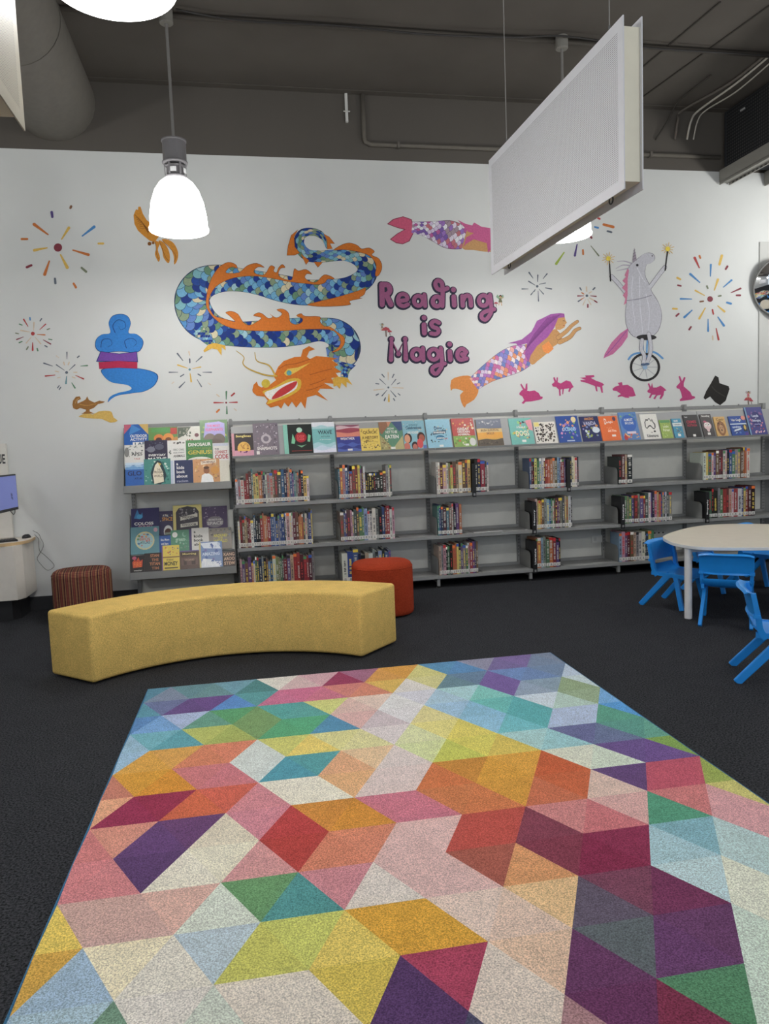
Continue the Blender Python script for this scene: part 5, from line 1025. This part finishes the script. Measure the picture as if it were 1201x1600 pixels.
# lettering
d = Mural(560, 320, 3.336, 'wall_lettering', 'big mauve wall lettering with dark outlines spelling reading is magic', 'lettering').start((410, 620))
def circ(cx, cy, r, ry=None): return ('c', [(cx+r*math.cos(2*PI*k/16), cy+(ry or r)*math.sin(2*PI*k/16)) for k in range(16)])
LET = [('R', 27, [[(120, 416), (122, 521)], [(122, 418), (152, 420), (163, 445), (150, 466), (126, 470)], [(142, 468), (168, 521)]]),
 ('e', 21, [[(208, 503), (230, 500), (253, 494), (248, 474), (230, 466), (212, 474), (204, 498), (212, 520), (234, 529), (256, 520)]]),
 ('a', 21, [circ(311, 501, 23, 26), [(342, 470), (346, 528)]]),
 ('d', 22, [circ(408, 505, 22, 25), [(436, 528), (437, 436), (430, 404), (410, 396), (399, 414), (412, 440), (440, 444), (462, 436)]]),
 ('i', 25, [[(495, 480), (498, 524)], [(493, 443), (494, 444)]]),
 ('n', 23, [[(540, 478), (542, 526)], [(543, 500), (552, 480), (568, 474), (581, 486), (585, 526)]]),
 ('g', 21, [circ(650, 500, 24, 27), [(684, 470), (691, 548), (679, 580), (660, 600), (641, 590), (642, 570), (664, 556), (706, 545)]]),
 ('i', 25, [[(340, 626), (342, 670)], [(340, 589), (341, 590)]]),
 ('s', 21, [[(418, 616), (396, 607), (378, 619), (387, 637), (408, 645), (417, 660), (402, 674), (377, 671)]]),
 ('M', 24, [[(168, 808), (171, 700), (207, 778), (242, 700), (245, 806)]]),
 ('a', 21, [circ(302, 781, 24, 27), [(334, 748), (337, 810)]]),
 ('g', 21, [circ(391, 781, 25, 27), [(428, 748), (434, 830), (420, 864), (402, 882), (384, 870), (386, 850), (408, 838), (448, 828)]]),
 ('i', 25, [[(474, 766), (477, 808)], [(473, 727), (474, 728)]]),
 ('c', 22, [[(560, 768), (540, 752), (519, 764), (514, 788), (528, 808), (562, 802)], [(556, 772), (548, 786), (538, 780)]])]
MV, OL = C(150, 84, 122), C(42, 38, 62)
for ch, w, st in LET:
    b = MB(); f = MB()
    for q in st:
        cl = q[0] == 'c'; pts = q[1] if cl else q
        sm = 0 if (ch == 'M' or (ch == 'R' and len(pts) == 2)) else 4
        for bb, ww, col, lay, dx, dy in ((b, w+15, OL, 1, -1.5, 2.5), (f, w, MV, 2, 1, -1)):
            d.stroke(bb, [(x+dx, y+dy) for x, y in pts], ww, col, lay, smooth=sm, closed=cl)
            if ch == 'M':
                for x, y in pts[1:-1]: d.disc(bb, x+dx, y+dy, ww/2, col, lay)
    lt = d.part('letter', b); d.sub('letter_fill', f, lt)

# rabbits and hat
RAB = [[(62, 830), (72, 818), (78, 815), (66, 792), (70, 786), (82, 805), (88, 812), (92, 788), (98, 786), (99, 812), (97, 820), (110, 822), (130, 818), (150, 830), (158, 845), (169, 848), (166, 857), (150, 862), (120, 868), (90, 870), (81, 880), (72, 876), (84, 862), (75, 845), (62, 838)],
 [(210, 790), (222, 780), (216, 760), (222, 757), (230, 775), (233, 757), (238, 760), (237, 780), (250, 787), (275, 772), (295, 778), (305, 795), (310, 803), (300, 808), (290, 826), (285, 822), (290, 808), (265, 812), (262, 836), (257, 836), (258, 812), (249, 815), (251, 842), (244, 843), (242, 815), (230, 803), (214, 800)],
 [(337, 761), (366, 758), (360, 750), (402, 748), (404, 756), (388, 761), (410, 773), (440, 784), (449, 793), (440, 798), (444, 829), (437, 829), (430, 804), (416, 800), (419, 823), (412, 822), (407, 799), (385, 790), (362, 782), (342, 778), (340, 771), (364, 771), (350, 765)],
 [(486, 811), (500, 800), (518, 795), (510, 784), (530, 780), (533, 795), (555, 792), (580, 807), (588, 828), (593, 842), (580, 846), (560, 847), (566, 853), (545, 851), (530, 845), (510, 849), (512, 842), (525, 835), (508, 822), (490, 819)],
 [(645, 821), (655, 810), (648, 788), (654, 785), (662, 803), (667, 783), (672, 805), (688, 805), (706, 796), (722, 807), (733, 818), (722, 822), (720, 840), (708, 859), (701, 855), (708, 838), (690, 842), (681, 859), (673, 855), (685, 838), (668, 838), (660, 853), (652, 852), (662, 832), (649, 828)],
 [(778, 800), (790, 787), (796, 780), (788, 755), (795, 752), (804, 775), (814, 756), (820, 760), (812, 785), (812, 800), (826, 812), (842, 826), (850, 843), (863, 846), (864, 853), (845, 861), (820, 864), (795, 867), (794, 860), (805, 850), (800, 830), (793, 812), (780, 808)]]
RL_ = ['pink rabbit silhouette crouching at the start of the rabbit row, beside the mermaid tail', 'pink rabbit silhouette standing on stretched legs, second in the row', 'pink rabbit silhouette leaping with its feet in the air', 'pink rabbit silhouette bounding low under the unicycle wheel', 'pink rabbit silhouette running, between the unicycle and the upright rabbit', 'pink rabbit silhouette sitting upright beside the black top hat']
for pts, lb in zip(RAB, RL_):
    d = Mural(790, 330, 2.922, 'rabbit_mural', lb, 'mural', 'row of pink rabbit silhouettes').start((sum(p[0] for p in pts)/len(pts), max(p[1] for p in pts)))
    b = MB(); d.fill(b, pts, C(186, 66, 122), 1); d.part('silhouette', b)
d = Mural(790, 330, 2.922, 'top_hat_mural', 'black top hat painted at the end of the rabbit row', 'mural').start((960, 880))
b = MB(); d.fill(b, [(955, 750), (970, 758), (975, 785), (1017, 799), (1021, 812), (1003, 866), (978, 886), (955, 872), (932, 846), (910, 860), (902, 852), (914, 822), (938, 782)], C(40, 38, 36), 1); d.part('silhouette', b)
b = MB(); d.stroke(b, [(940, 800), (960, 822), (1000, 846)], 5, C(60, 57, 54), 2); d.part('hat_band', b)

# unicorn on its unicycle
d = Mural(790, 330, 2.922, 'unicorn_mural', 'silver unicorn with two wands riding a blue unicycle, painted on the wall', 'mural').start((635, 560))
UG, UD = C(188, 188, 196), C(110, 108, 118)
b = MB(); bodyp = [(560, 262), (548, 330), (553, 400), (546, 470), (554, 530), (582, 570), (622, 580), (660, 574), (694, 545), (710, 490), (705, 440), (686, 400), (666, 370), (656, 340), (634, 292), (640, 247), (662, 238), (678, 222), (675, 200), (650, 190), (622, 200), (600, 220), (580, 236)]
d.fill(b, [(x+(1.8 if x > 620 else -1.8), y+(1.5 if y > 400 else -1.5)) for x, y in bodyp], UD, 1, 3); d.fill(b, bodyp, UG, 2, 3)
for pts in ([(580, 300), (575, 380), (590, 520)], [(610, 300), (612, 420), (625, 560)], [(640, 380), (655, 460), (650, 540)], [(600, 260), (620, 300), (640, 330)]): d.stroke(b, pts, 5, C(208, 208, 216), 3, taper=2)
d.stroke(b, [(552, 408), (610, 400), (664, 384)], 4, C(140, 138, 150), 4); d.disc(b, 600, 246, 6, C(50, 48, 55), 4); d.disc(b, 668, 204, 3, C(90, 80, 90), 4); bp = d.part('body', b)
b = MB(); d.fill(b, [(577, 232), (587, 166), (598, 224)], C(150, 140, 152), 3)
for k in range(4): d.stroke(b, [(579+k*1.6, 220-k*13), (594-k*1.4, 214-k*13)], 2, C(110, 100, 115), 4)
d.sub('horn', b, bp)
b = MB()
for pts in ([(580, 240), (540, 228), (508, 230)], [(575, 250), (535, 246), (502, 262)], [(572, 258), (535, 266), (505, 272)]): d.stroke(b, pts, 7, C(170, 165, 178), 1, taper=2)
d.fill(b, [(556, 262), (542, 292), (548, 300), (532, 318), (546, 330), (530, 350), (546, 366), (534, 384), (546, 400), (538, 428), (550, 420), (556, 380), (556, 310), (562, 270)], C(200, 120, 150), 3); d.part('mane', b)
b = MB(); d.fill(b, [(558, 534), (522, 558), (482, 600), (452, 650), (445, 672), (490, 652), (530, 612), (556, 574)], C(190, 105, 150), 1); d.stroke(b, [(552, 545), (500, 610), (455, 660)], 3, C(140, 80, 150), 2); d.part('tail', b)
for arm, w0, w1, st in (([(548, 372), (510, 326), (482, 298)], (473, 228), (478, 318), (468, 216)), ([(658, 346), (692, 300), (726, 256)], (738, 184), (727, 270), (739, 172))):
    b = MB(); d.stroke(b, arm, 20, UD, 1); d.stroke(b, arm, 16, C(196, 196, 203), 2); d.part('foreleg', b)
    b = MB(); d.stroke(b, [w0, w1], 6, C(34, 32, 34), 4); wd = d.part('wand', b)
    b = MB()
    for k in range(12):
        a = 2*PI*k/12+.2; d.stroke(b, [(st[0]+13*math.cos(a), st[1]+13*math.sin(a)), (st[0]+(30 if k % 2 else 24)*math.cos(a), st[1]+(30 if k % 2 else 24)*math.sin(a))], 2.4, C(214, 170, 80), 4)
    d.disc(b, *st, 11, C(225, 200, 70), 5); d.sub('wand_star', b, wd)
b = MB(); d.stroke(b, [(560, 676), (575, 658), (600, 648), (625, 650)], 9, C(96, 150, 205), 1); d.stroke(b, [(665, 640), (690, 650), (716, 672)], 9, C(96, 150, 205), 1); d.stroke(b, [(624, 590), (628, 660), (632, 705)], 8, C(110, 160, 210), 1); d.stroke(b, [(646, 590), (642, 660), (638, 705)], 8, C(110, 160, 210), 1); d.part('unicycle_frame', b)
b = MB(); d.stroke(b, [(635+64*math.cos(2*PI*k/32), 712+60*math.sin(2*PI*k/32)) for k in range(32)], 11, C(36, 35, 36), 2, smooth=0, closed=True)
for k in range(9):
    a = 2*PI*k/9; d.stroke(b, [(635, 712), (635+58*math.cos(a), 712+55*math.sin(a))], 3, C(170, 172, 176), 1)
d.disc(b, 635, 712, 11, C(150, 180, 210), 3); d.part('unicycle_wheel', b)
b = MB(); d.disc(b, 642, 576, 46, C(44, 42, 44), 3, 13); d.part('unicycle_saddle', b)
for pts in ([(622, 588), (618, 630), (632, 660), (628, 694)], [(652, 560), (662, 620), (656, 660), (644, 692)]):
    b = MB(); d.stroke(b, pts, 19, UD, 4); d.stroke(b, pts, 15, C(196, 196, 203), 5); d.disc(b, pts[-1][0], pts[-1][1]+6, 12, C(80, 100, 130), 6, 6); d.part('hind_leg', b)

# golden bird, lamp, smoke
d = Mural(0, 280, 4, 'golden_bird_mural', 'golden bird with long tail plumes painted beside the hanging lamp', 'mural').start((980, 380))
GB, GD = C(202, 134, 44), C(130, 80, 28)
b = MB(); d.fill(b, [(834, 226), (842, 205), (850, 188), (862, 192), (864, 172), (878, 172), (892, 215), (916, 255), (942, 275), (975, 300), (1010, 260), (1050, 236), (1090, 228), (1080, 262), (1052, 300), (1032, 325), (1062, 330), (1074, 360), (1050, 380), (1056, 355), (1032, 345), (992, 360), (966, 392), (936, 385), (900, 356), (862, 322), (840, 280)], GB, 1)
for k in range(7): d.stroke(b, [(842+6*k, 222+14*k), (880+8*k, 260+9*k), (925, 335)], 2.5, GD, 2)
d.part('wings_and_body', b)
for pts in ([(966, 385), (975, 430), (968, 470), (990, 516), (1000, 490), (986, 440), (998, 400)], [(990, 385), (1012, 440), (1022, 490), (1052, 526), (1062, 490), (1052, 440), (1022, 395)], [(1010, 380), (1060, 425), (1085, 480), (1088, 533), (1108, 505), (1112, 455), (1085, 400), (1040, 375)]):
    b = MB(); d.fill(b, pts, GB, 1, 3); c = [(pts[0][0]+8, pts[0][1]+8), (pts[2][0]+9, pts[2][1]-10), (pts[3][0], pts[3][1]-18)]; d.stroke(b, c, 3, GD, 2); d.part('tail_plume', b)
b = MB(); d.disc(b, 934, 403, 12, GD, 1); d.disc(b, 957, 398, 9, GD, 1); d.part('claw', b)
d = Mural(0, 280, 4, 'oil_lamp_mural', 'brown oil lamp over a yellow sand patch, painted low on the wall', 'mural').start((550, 1465))
b = MB(); d.fill(b, [(452, 1410), (456, 1384), (474, 1360), (498, 1357), (506, 1374), (484, 1384), (484, 1402), (520, 1386), (535, 1376), (545, 1357), (556, 1380), (590, 1396), (620, 1384), (656, 1390), (645, 1398), (612, 1406), (586, 1430), (560, 1440), (561, 1452), (592, 1465), (508, 1467), (536, 1450), (536, 1440), (500, 1430), (480, 1440), (458, 1432)], C(150, 104, 52), 2)
d.stroke(b, [(500, 1408), (545, 1414), (600, 1404)], 4, C(190, 140, 70), 3); d.stroke(b, [(470, 1400), (478, 1380), (492, 1370)], 4, C(190, 150, 90), 3); d.part('lamp_body', b)
b = MB(); d.fill(b, [(495, 1480), (540, 1462), (580, 1470), (620, 1450), (680, 1448), (700, 1460), (710, 1490), (736, 1510), (690, 1522), (640, 1500), (600, 1497), (540, 1493), (500, 1487)], C(208, 172, 90), 1, 2); d.part('sand_patch', b)
d = Mural(0, 280, 4, 'smoke_mural', 'swirl of bright blue smoke with purple and red bands rising from the lamp', 'mural').start((680, 1390))
SB, SD = C(48, 124, 200), C(22, 60, 120)
def blob(b, pts, col, lay):
    n = len(pts); cx = sum(p[0] for p in pts)/n; cy = sum(p[1] for p in pts)/n
    d.fill(b, [(cx+(x-cx)*1.025, cy+(y-cy)*1.025) for x, y in pts], SD, lay, 4); d.fill(b, pts, col, lay+1, 4)
b = MB(); blob(b, [(640, 1190), (740, 1176), (860, 1184), (950, 1204), (984, 1235), (960, 1290), (900, 1325), (830, 1336), (740, 1350), (700, 1370), (676, 1392), (690, 1358), (740, 1335), (800, 1322), (822, 1306), (790, 1285), (700, 1270), (650, 1230)], SB, 1); d.part('plume_tail', b)
b = MB(); blob(b, [(690, 960), (680, 900), (705, 856), (760, 845), (800, 862), (815, 905), (802, 960), (850, 968), (890, 1005), (885, 1050), (850, 1080), (745, 1075), (640, 1080), (600, 1050), (604, 1000), (640, 970)], SB, 3)
for pts in ([(720, 960), (705, 915), (735, 880), (775, 890), (785, 925), (755, 940), (742, 920)], [(630, 1050), (640, 1005), (685, 1000), (700, 1030), (675, 1048)], [(790, 1055), (780, 1010), (825, 995), (855, 1020), (835, 1045)]): d.stroke(b, pts, 5, SD, 6, taper=2)
d.part('plume_top', b)
b = MB(); d.fill(b, [(628, 1075), (600, 1140), (862, 1144), (856, 1076), (745, 1090)], SD, 5); d.fill(b, [(632, 1078), (608, 1135), (856, 1138), (852, 1080), (745, 1094)], C(116, 70, 160), 6); d.part('purple_band', b)
b = MB(); d.fill(b, [(616, 1143), (620, 1186), (740, 1178), (858, 1184), (858, 1143), (740, 1136)], C(178, 40, 76), 7); d.part('red_band', b)

# fireworks
PAL = {'o': (196, 112, 56), 'y': (214, 176, 84), 'b': (72, 132, 190), 'r': (176, 66, 66), 'm': (130, 54, 66), 'g': (120, 128, 104), 's': (96, 104, 116), 'p': (88, 74, 130), 't': (96, 142, 150), 'e': (86, 130, 100), 'n': (128, 90, 66), 'c': (206, 186, 160), 'l': (150, 170, 70)}
def burst(x0, y0, k, label, cx, cy, r, dot, strokes):
    d = Mural(x0, y0, k, 'firework_mural', label, 'mural', 'painted firework bursts').start((cx, cy))
    if dot: b = MB(); d.disc(b, cx, cy, r, C(*PAL[dot]), 1); d.part('centre_dot', b)
    for x1, y1, x2, y2, c, w in strokes:
        da, db = math.hypot(x1-cx, y1-cy), math.hypot(x2-cx, y2-cy)
        if da > db: x1, y1, x2, y2 = x2, y2, x1, y1
        ln = abs(da-db); b = MB(); d.stroke(b, [(x1, y1), (x2, y2)], w*(.45 if ln > 3.5*w else .9), C(*PAL[c]), 1, taper=w); d.part('spark', b)
burst(0, 280, 4, 'big warm firework burst with a maroon dot, highest near the golden bird', 362, 427, 26, 'm', [(213, 282, 300, 346, 'o', 20), (430, 304, 385, 375, 'y', 18), (588, 298, 514, 355, 'b', 19), (455, 443, 552, 472, 'o', 18), (378, 472, 420, 552, 'y', 20), (308, 512, 279, 595, 'o', 20), (214, 444, 294, 429, 'y', 18), (136, 374, 170, 374, 'o', 15), (323, 206, 327, 236, 'p', 17), (444, 170, 440, 180, 'n', 16), (615, 402, 644, 402, 'y', 14), (168, 550, 196, 538, 'm', 16), (510, 554, 538, 578, 'g', 15), (343, 622, 346, 650, 's', 15), (460, 652, 474, 676, 'o', 15)])
burst(0, 280, 4, 'small dense firework burst with a red dot, lowest but one near the picture edge', 205, 965, 12, 'r', [(148, 876, 175, 920, 'r', 10), (187, 866, 188, 880, 'b', 9), (250, 886, 260, 872, 's', 8), (248, 940, 285, 906, 'r', 8), (294, 940, 310, 934, 'g', 7), (212, 896, 210, 945, 'c', 9), (130, 945, 185, 955, 'c', 9), (122, 906, 138, 912, 'e', 8), (98, 962, 116, 966, 'g', 7), (104, 1002, 146, 986, 'm', 8), (120, 1022, 138, 1014, 'e', 8), (164, 1024, 196, 986, 'c', 7), (166, 1064, 176, 1048, 'g', 9), (204, 1022, 204, 1068, 'r', 12), (232, 1058, 236, 1072, 'e', 9), (220, 988, 254, 1028, 'c', 8), (232, 970, 280, 973, 'o', 8), (270, 1004, 316, 1030, 'm', 9), (304, 1000, 324, 1003, 'e', 7), (280, 1040, 294, 1048, 's', 8)])
burst(0, 280, 4, 'loose firework burst of red and slate sparks just above the oil lamp', 416, 1208, 9, 's', [(418, 1082, 418, 1124, 's', 8), (352, 1104, 368, 1116, 'c', 5), (484, 1114, 494, 1106, 's', 9), (274, 1150, 328, 1168, 's', 9), (352, 1160, 402, 1194, 's', 7), (432, 1194, 468, 1160, 's', 7), (504, 1168, 546, 1165, 'e', 9), (398, 1144, 402, 1160, 'c', 8), (426, 1160, 432, 1144, 'c', 8), (346, 1200, 366, 1204, 'c', 7), (284, 1230, 344, 1224, 'r', 10), (360, 1242, 376, 1238, 'c', 6), (416, 1232, 412, 1276, 't', 11), (460, 1207, 480, 1207, 'c', 7), (452, 1236, 468, 1242, 'c', 7), (472, 1226, 522, 1248, 'r', 9), (448, 1272, 468, 1304, 'e', 10), (360, 1304, 370, 1290, 's', 7), (370, 1314, 380, 1300, 's', 7)])
burst(250, 330, 3.246, 'firework burst of slate and yellow sparks below the dragon foot', 150, 803, 6, 't', [(88, 722, 116, 758, 's', 8), (146, 712, 150, 730, 'c', 6), (212, 738, 182, 764, 's', 7), (90, 780, 138, 796, 'y', 8), (150, 750, 151, 768, 's', 8), (164, 798, 206, 790, 'y', 6), (46, 817, 90, 817, 's', 6), (216, 817, 260, 817, 's', 6), (104, 838, 120, 828, 's', 6), (192, 826, 206, 834, 's', 6), (152, 822, 158, 864, 'y', 9), (98, 894, 126, 866, 's', 8), (188, 854, 210, 890, 's', 6), (60, 874, 70, 866, 'c', 4), (242, 870, 256, 880, 'c', 4)])
burst(250, 330, 3.246, 'little four armed firework burst under the dragon whiskers', 335, 971, 5, 'm', [(274, 971, 322, 971, 'r', 8), (350, 970, 390, 969, 'r', 8), (336, 916, 335, 954, 'e', 9), (338, 990, 339, 1026, 'e', 9), (362, 936, 376, 924, 'r', 9), (288, 1018, 300, 1006, 'o', 10), (288, 930, 300, 940, 'c', 6), (376, 1002, 386, 1010, 'c', 5)])
burst(560, 320, 3.336, 'firework burst of thin slate sparks under the word magic', 155, 952, 5, 's', [(154, 874, 154, 914, 'c', 6), (110, 908, 142, 938, 's', 5), (194, 910, 170, 940, 's', 5), (80, 966, 134, 960, 'c', 6), (176, 953, 232, 955, 'c', 5), (122, 996, 148, 966, 's', 6), (166, 968, 194, 1000, 's', 6), (158, 988, 158, 1024, 'y', 10), (184, 884, 176, 900, 's', 6), (214, 928, 202, 934, 's', 5), (90, 932, 106, 934, 's', 5), (92, 992, 104, 986, 's', 7), (206, 984, 216, 992, 's', 5), (134, 1020, 140, 1006, 's', 7), (182, 1010, 188, 1020, 's', 6), (122, 884, 134, 898, 's', 6)])
burst(790, 330, 2.922, 'green grey firework burst between the hanging panel and the flying mermaid', 143, 343, 6, 's', [(106, 280, 124, 306, 's', 7), (188, 286, 170, 308, 's', 6), (146, 292, 145, 322, 's', 6), (104, 320, 134, 338, 's', 6), (152, 334, 180, 328, 's', 5), (74, 355, 102, 355, 's', 6), (180, 350, 208, 355, 's', 7), (114, 382, 132, 360, 's', 5), (152, 356, 172, 378, 's', 5), (147, 364, 149, 410, 's', 6), (130, 366, 134, 358, 's', 4)])
burst(790, 330, 2.922, 'small mixed firework burst beside the unicorn foreleg', 370, 386, 6, 's', [(368, 346, 369, 366, 'c', 6), (338, 350, 344, 360, 's', 6), (398, 358, 406, 350, 's', 7), (328, 387, 356, 386, 'm', 6), (386, 386, 412, 389, 'm', 6), (342, 404, 358, 394, 'o', 5), (382, 396, 400, 406, 'c', 6), (330, 412, 340, 406, 's', 6), (352, 428, 364, 402, 'c', 5), (374, 402, 388, 426, 'c', 5), (374, 426, 374, 438, 'm', 7), (404, 408, 416, 416, 'm', 6), (346, 372, 356, 378, 'o', 5), (380, 374, 390, 368, 'c', 5)])
burst(790, 330, 2.922, 'wide firework burst behind the second pendant lamp and the hanging panel', 352, 92, 12, 'm', [(266, 188, 230, 240, 'l', 12), (325, 152, 315, 202, 'p', 11), (352, 177, 353, 196, 'o', 9), (388, 158, 424, 203, 'g', 7), (378, 98, 391, 122, 'm', 9), (447, 61, 490, 72, 'o', 13), (406, 72, 421, 76, 'b', 9), (464, 91, 482, 96, 's', 9), (417, 29, 428, 35, 'r', 9), (336, 116, 342, 122, 'r', 7), (330, 20, 340, 60, 'y', 9), (270, 60, 310, 78, 'b', 9)])
burst(790, 330, 2.922, 'biggest firework burst, beside the round mirror, with red dot and blue sparks', 932, 401, 13, 'm', [(862, 213, 883, 258, 'r', 12), (986, 203, 975, 243, 'y', 12), (1011, 252, 1004, 264, 'm', 10), (936, 244, 934, 297, 'b', 9), (842, 287, 885, 325, 'b', 11), (1030, 315, 993, 347, 'b', 9), (968, 312, 952, 360, 'y', 11), (783, 304, 796, 311, 'y', 10), (785, 338, 799, 341, 'm', 8), (865, 362, 907, 385, 'y', 8), (918, 342, 922, 352, 'g', 8), (971, 388, 981, 386, 'g', 8), (1071, 353, 1028, 372, 'm', 9), (1053, 384, 1069, 384, 'm', 9), (798, 400, 848, 401, 'b', 9), (887, 413, 901, 411, 'n', 8), (1009, 417, 1027, 422, 'b', 10), (998, 458, 967, 432, 'y', 10), (943, 450, 947, 469, 'r', 8), (883, 490, 910, 442, 'y', 10), (815, 484, 850, 452, 'b', 11), (763, 445, 781, 446, 'y', 9), (778, 478, 789, 468, 'm', 9), (923, 547, 923, 493, 'b', 9), (995, 522, 968, 483, 'b', 11), (971, 586, 960, 535, 'r', 9), (837, 540, 845, 528, 'm', 9), (945, 586, 944, 570, 'c', 7), (884, 204, 888, 214, 'o', 9)])
# tiny painted fairies
def fairy(x0, y0, k, label, cx, cy, s, dress, wing, caps):
    d = Mural(x0, y0, k, 'fairy_mural', label, 'mural').start((cx, cy+20*s))
    b = MB(); d.fill(b, [(cx-2*s, cy), (cx-14*s, cy-10*s), (cx-9*s, cy-18*s), (cx, cy-5*s)], wing, 1); d.fill(b, [(cx+2*s, cy), (cx+12*s, cy-12*s), (cx+8*s, cy-18*s), (cx, cy-5*s)], wing, 1); d.part('wings', b)
    b = MB(); d.fill(b, [(cx-3*s, cy-6*s), (cx+3*s, cy-6*s), (cx+7*s, cy+8*s), (cx-6*s, cy+8*s)], dress, 2); d.part('dress', b)
    b = MB(); d.disc(b, cx+s, cy-11*s, 4*s, SK, 2); d.stroke(b, [(cx-2*s, cy+8*s), (cx-5*s, cy+17*s)], 2*s, SK, 2); d.stroke(b, [(cx+3*s, cy+8*s), (cx+5*s, cy+18*s)], 2*s, SK, 2); d.stroke(b, [(cx+3*s, cy-4*s), (cx+11*s, cy-8*s)], 2*s, SK, 2); d.part('head_and_limbs', b)
    b = MB(); d.stroke(b, [(cx-3*s, cy-12*s), (cx+s, cy-15*s), (cx+5*s, cy-12*s)], 3*s, C(50, 42, 40), 3); d.part('hair', b)
    for mx_, my_, r in caps:
        b = MB(); d.fill(b, [(mx_-r, my_), (mx_-r*.6, my_-r*.6), (mx_, my_-r*.8), (mx_+r*.6, my_-r*.6), (mx_+r, my_)], C(176, 74, 84), 1); d.stroke(b, [(mx_, my_), (mx_+2, my_+r*1.2)], r*.28, C(120, 105, 95), 1); d.part('mushroom', b)
fairy(560, 320, 3.336, 'tiny fairy with green wings perched at the end of the word reading', 738, 496, 1.6, C(110, 110, 84), C(130, 165, 135), [(716, 516, 12)])
fairy(560, 320, 3.336, 'tiny fairy above two red mushrooms at the corner of the word magic', 122, 634, 1.0, C(150, 140, 130), C(170, 190, 180), [(142, 656, 24), (162, 664, 13)])
fairy(790, 330, 2.922, 'tiny pink fairy on a red mushroom beside the room corner', 1106, 838, 1.0, C(196, 110, 120), C(180, 160, 165), [(1106, 864, 20), (1120, 868, 10)])

C = _C
# ------------------------------------------------------------------ light and camera
w = bpy.data.worlds.new('World'); SC.world = w; w.use_nodes = True
bg = w.node_tree.nodes['Background']; bg.inputs[0].default_value = (.80, .88, 1.0, 1); bg.inputs[1].default_value = 1.1
def lamp(name, kind, loc, power, col=(1, .985, .96), size=.12, rot=(0, 0, 0), **kw):
    l = bpy.data.lights.new(name, kind); l.energy = power; l.color = col
    if kind == 'POINT': l.shadow_soft_size = size
    for k, v in kw.items(): setattr(l, k, v)
    o = bpy.data.objects.new(name, l); COL.objects.link(o); o.location = loc; o.rotation_euler = rot; return o
for i, (x, y) in enumerate(((-.347, -1.107), (2.746, -1.107), (-.345, -4.14), (2.746, -4.14), (5.8, -1.107), (5.8, -4.14), (-3.4, -1.107), (-3.4, -4.14), (-.345, -7.2), (2.746, -7.2), (5.8, -7.2), (-3.4, -7.2))):
    lamp('pendant_light', 'POINT', (x, y, 3.14), 26 if (y > -2 and x < 5) else 46)
# daylight through the shop front behind the viewer
lamp('window_daylight', 'AREA', (.9, YB+.3, 2.3), 380, (.86, .92, 1.0), rot=(math.radians(-90), 0, 0), shape='RECTANGLE', size=9.0, size_y=3.6)

cam = bpy.data.cameras.new('camera'); co = bpy.data.objects.new('camera', cam); COL.objects.link(co)
co.matrix_world = Matrix(((RT.x, UP.x, -FW.x, EYE.x), (RT.y, UP.y, -FW.y, EYE.y), (RT.z, UP.z, -FW.z, EYE.z), (0, 0, 0, 1)))
cam.sensor_fit = 'VERTICAL'; cam.sensor_height = 24; cam.lens = F_PX*24/1600; cam.clip_start = .05
SC.camera = co
v = SC.view_settings; v.view_transform = 'Standard'; v.look = 'None'; v.gamma = 1; v.exposure = 0.0; v.use_curve_mapping = False
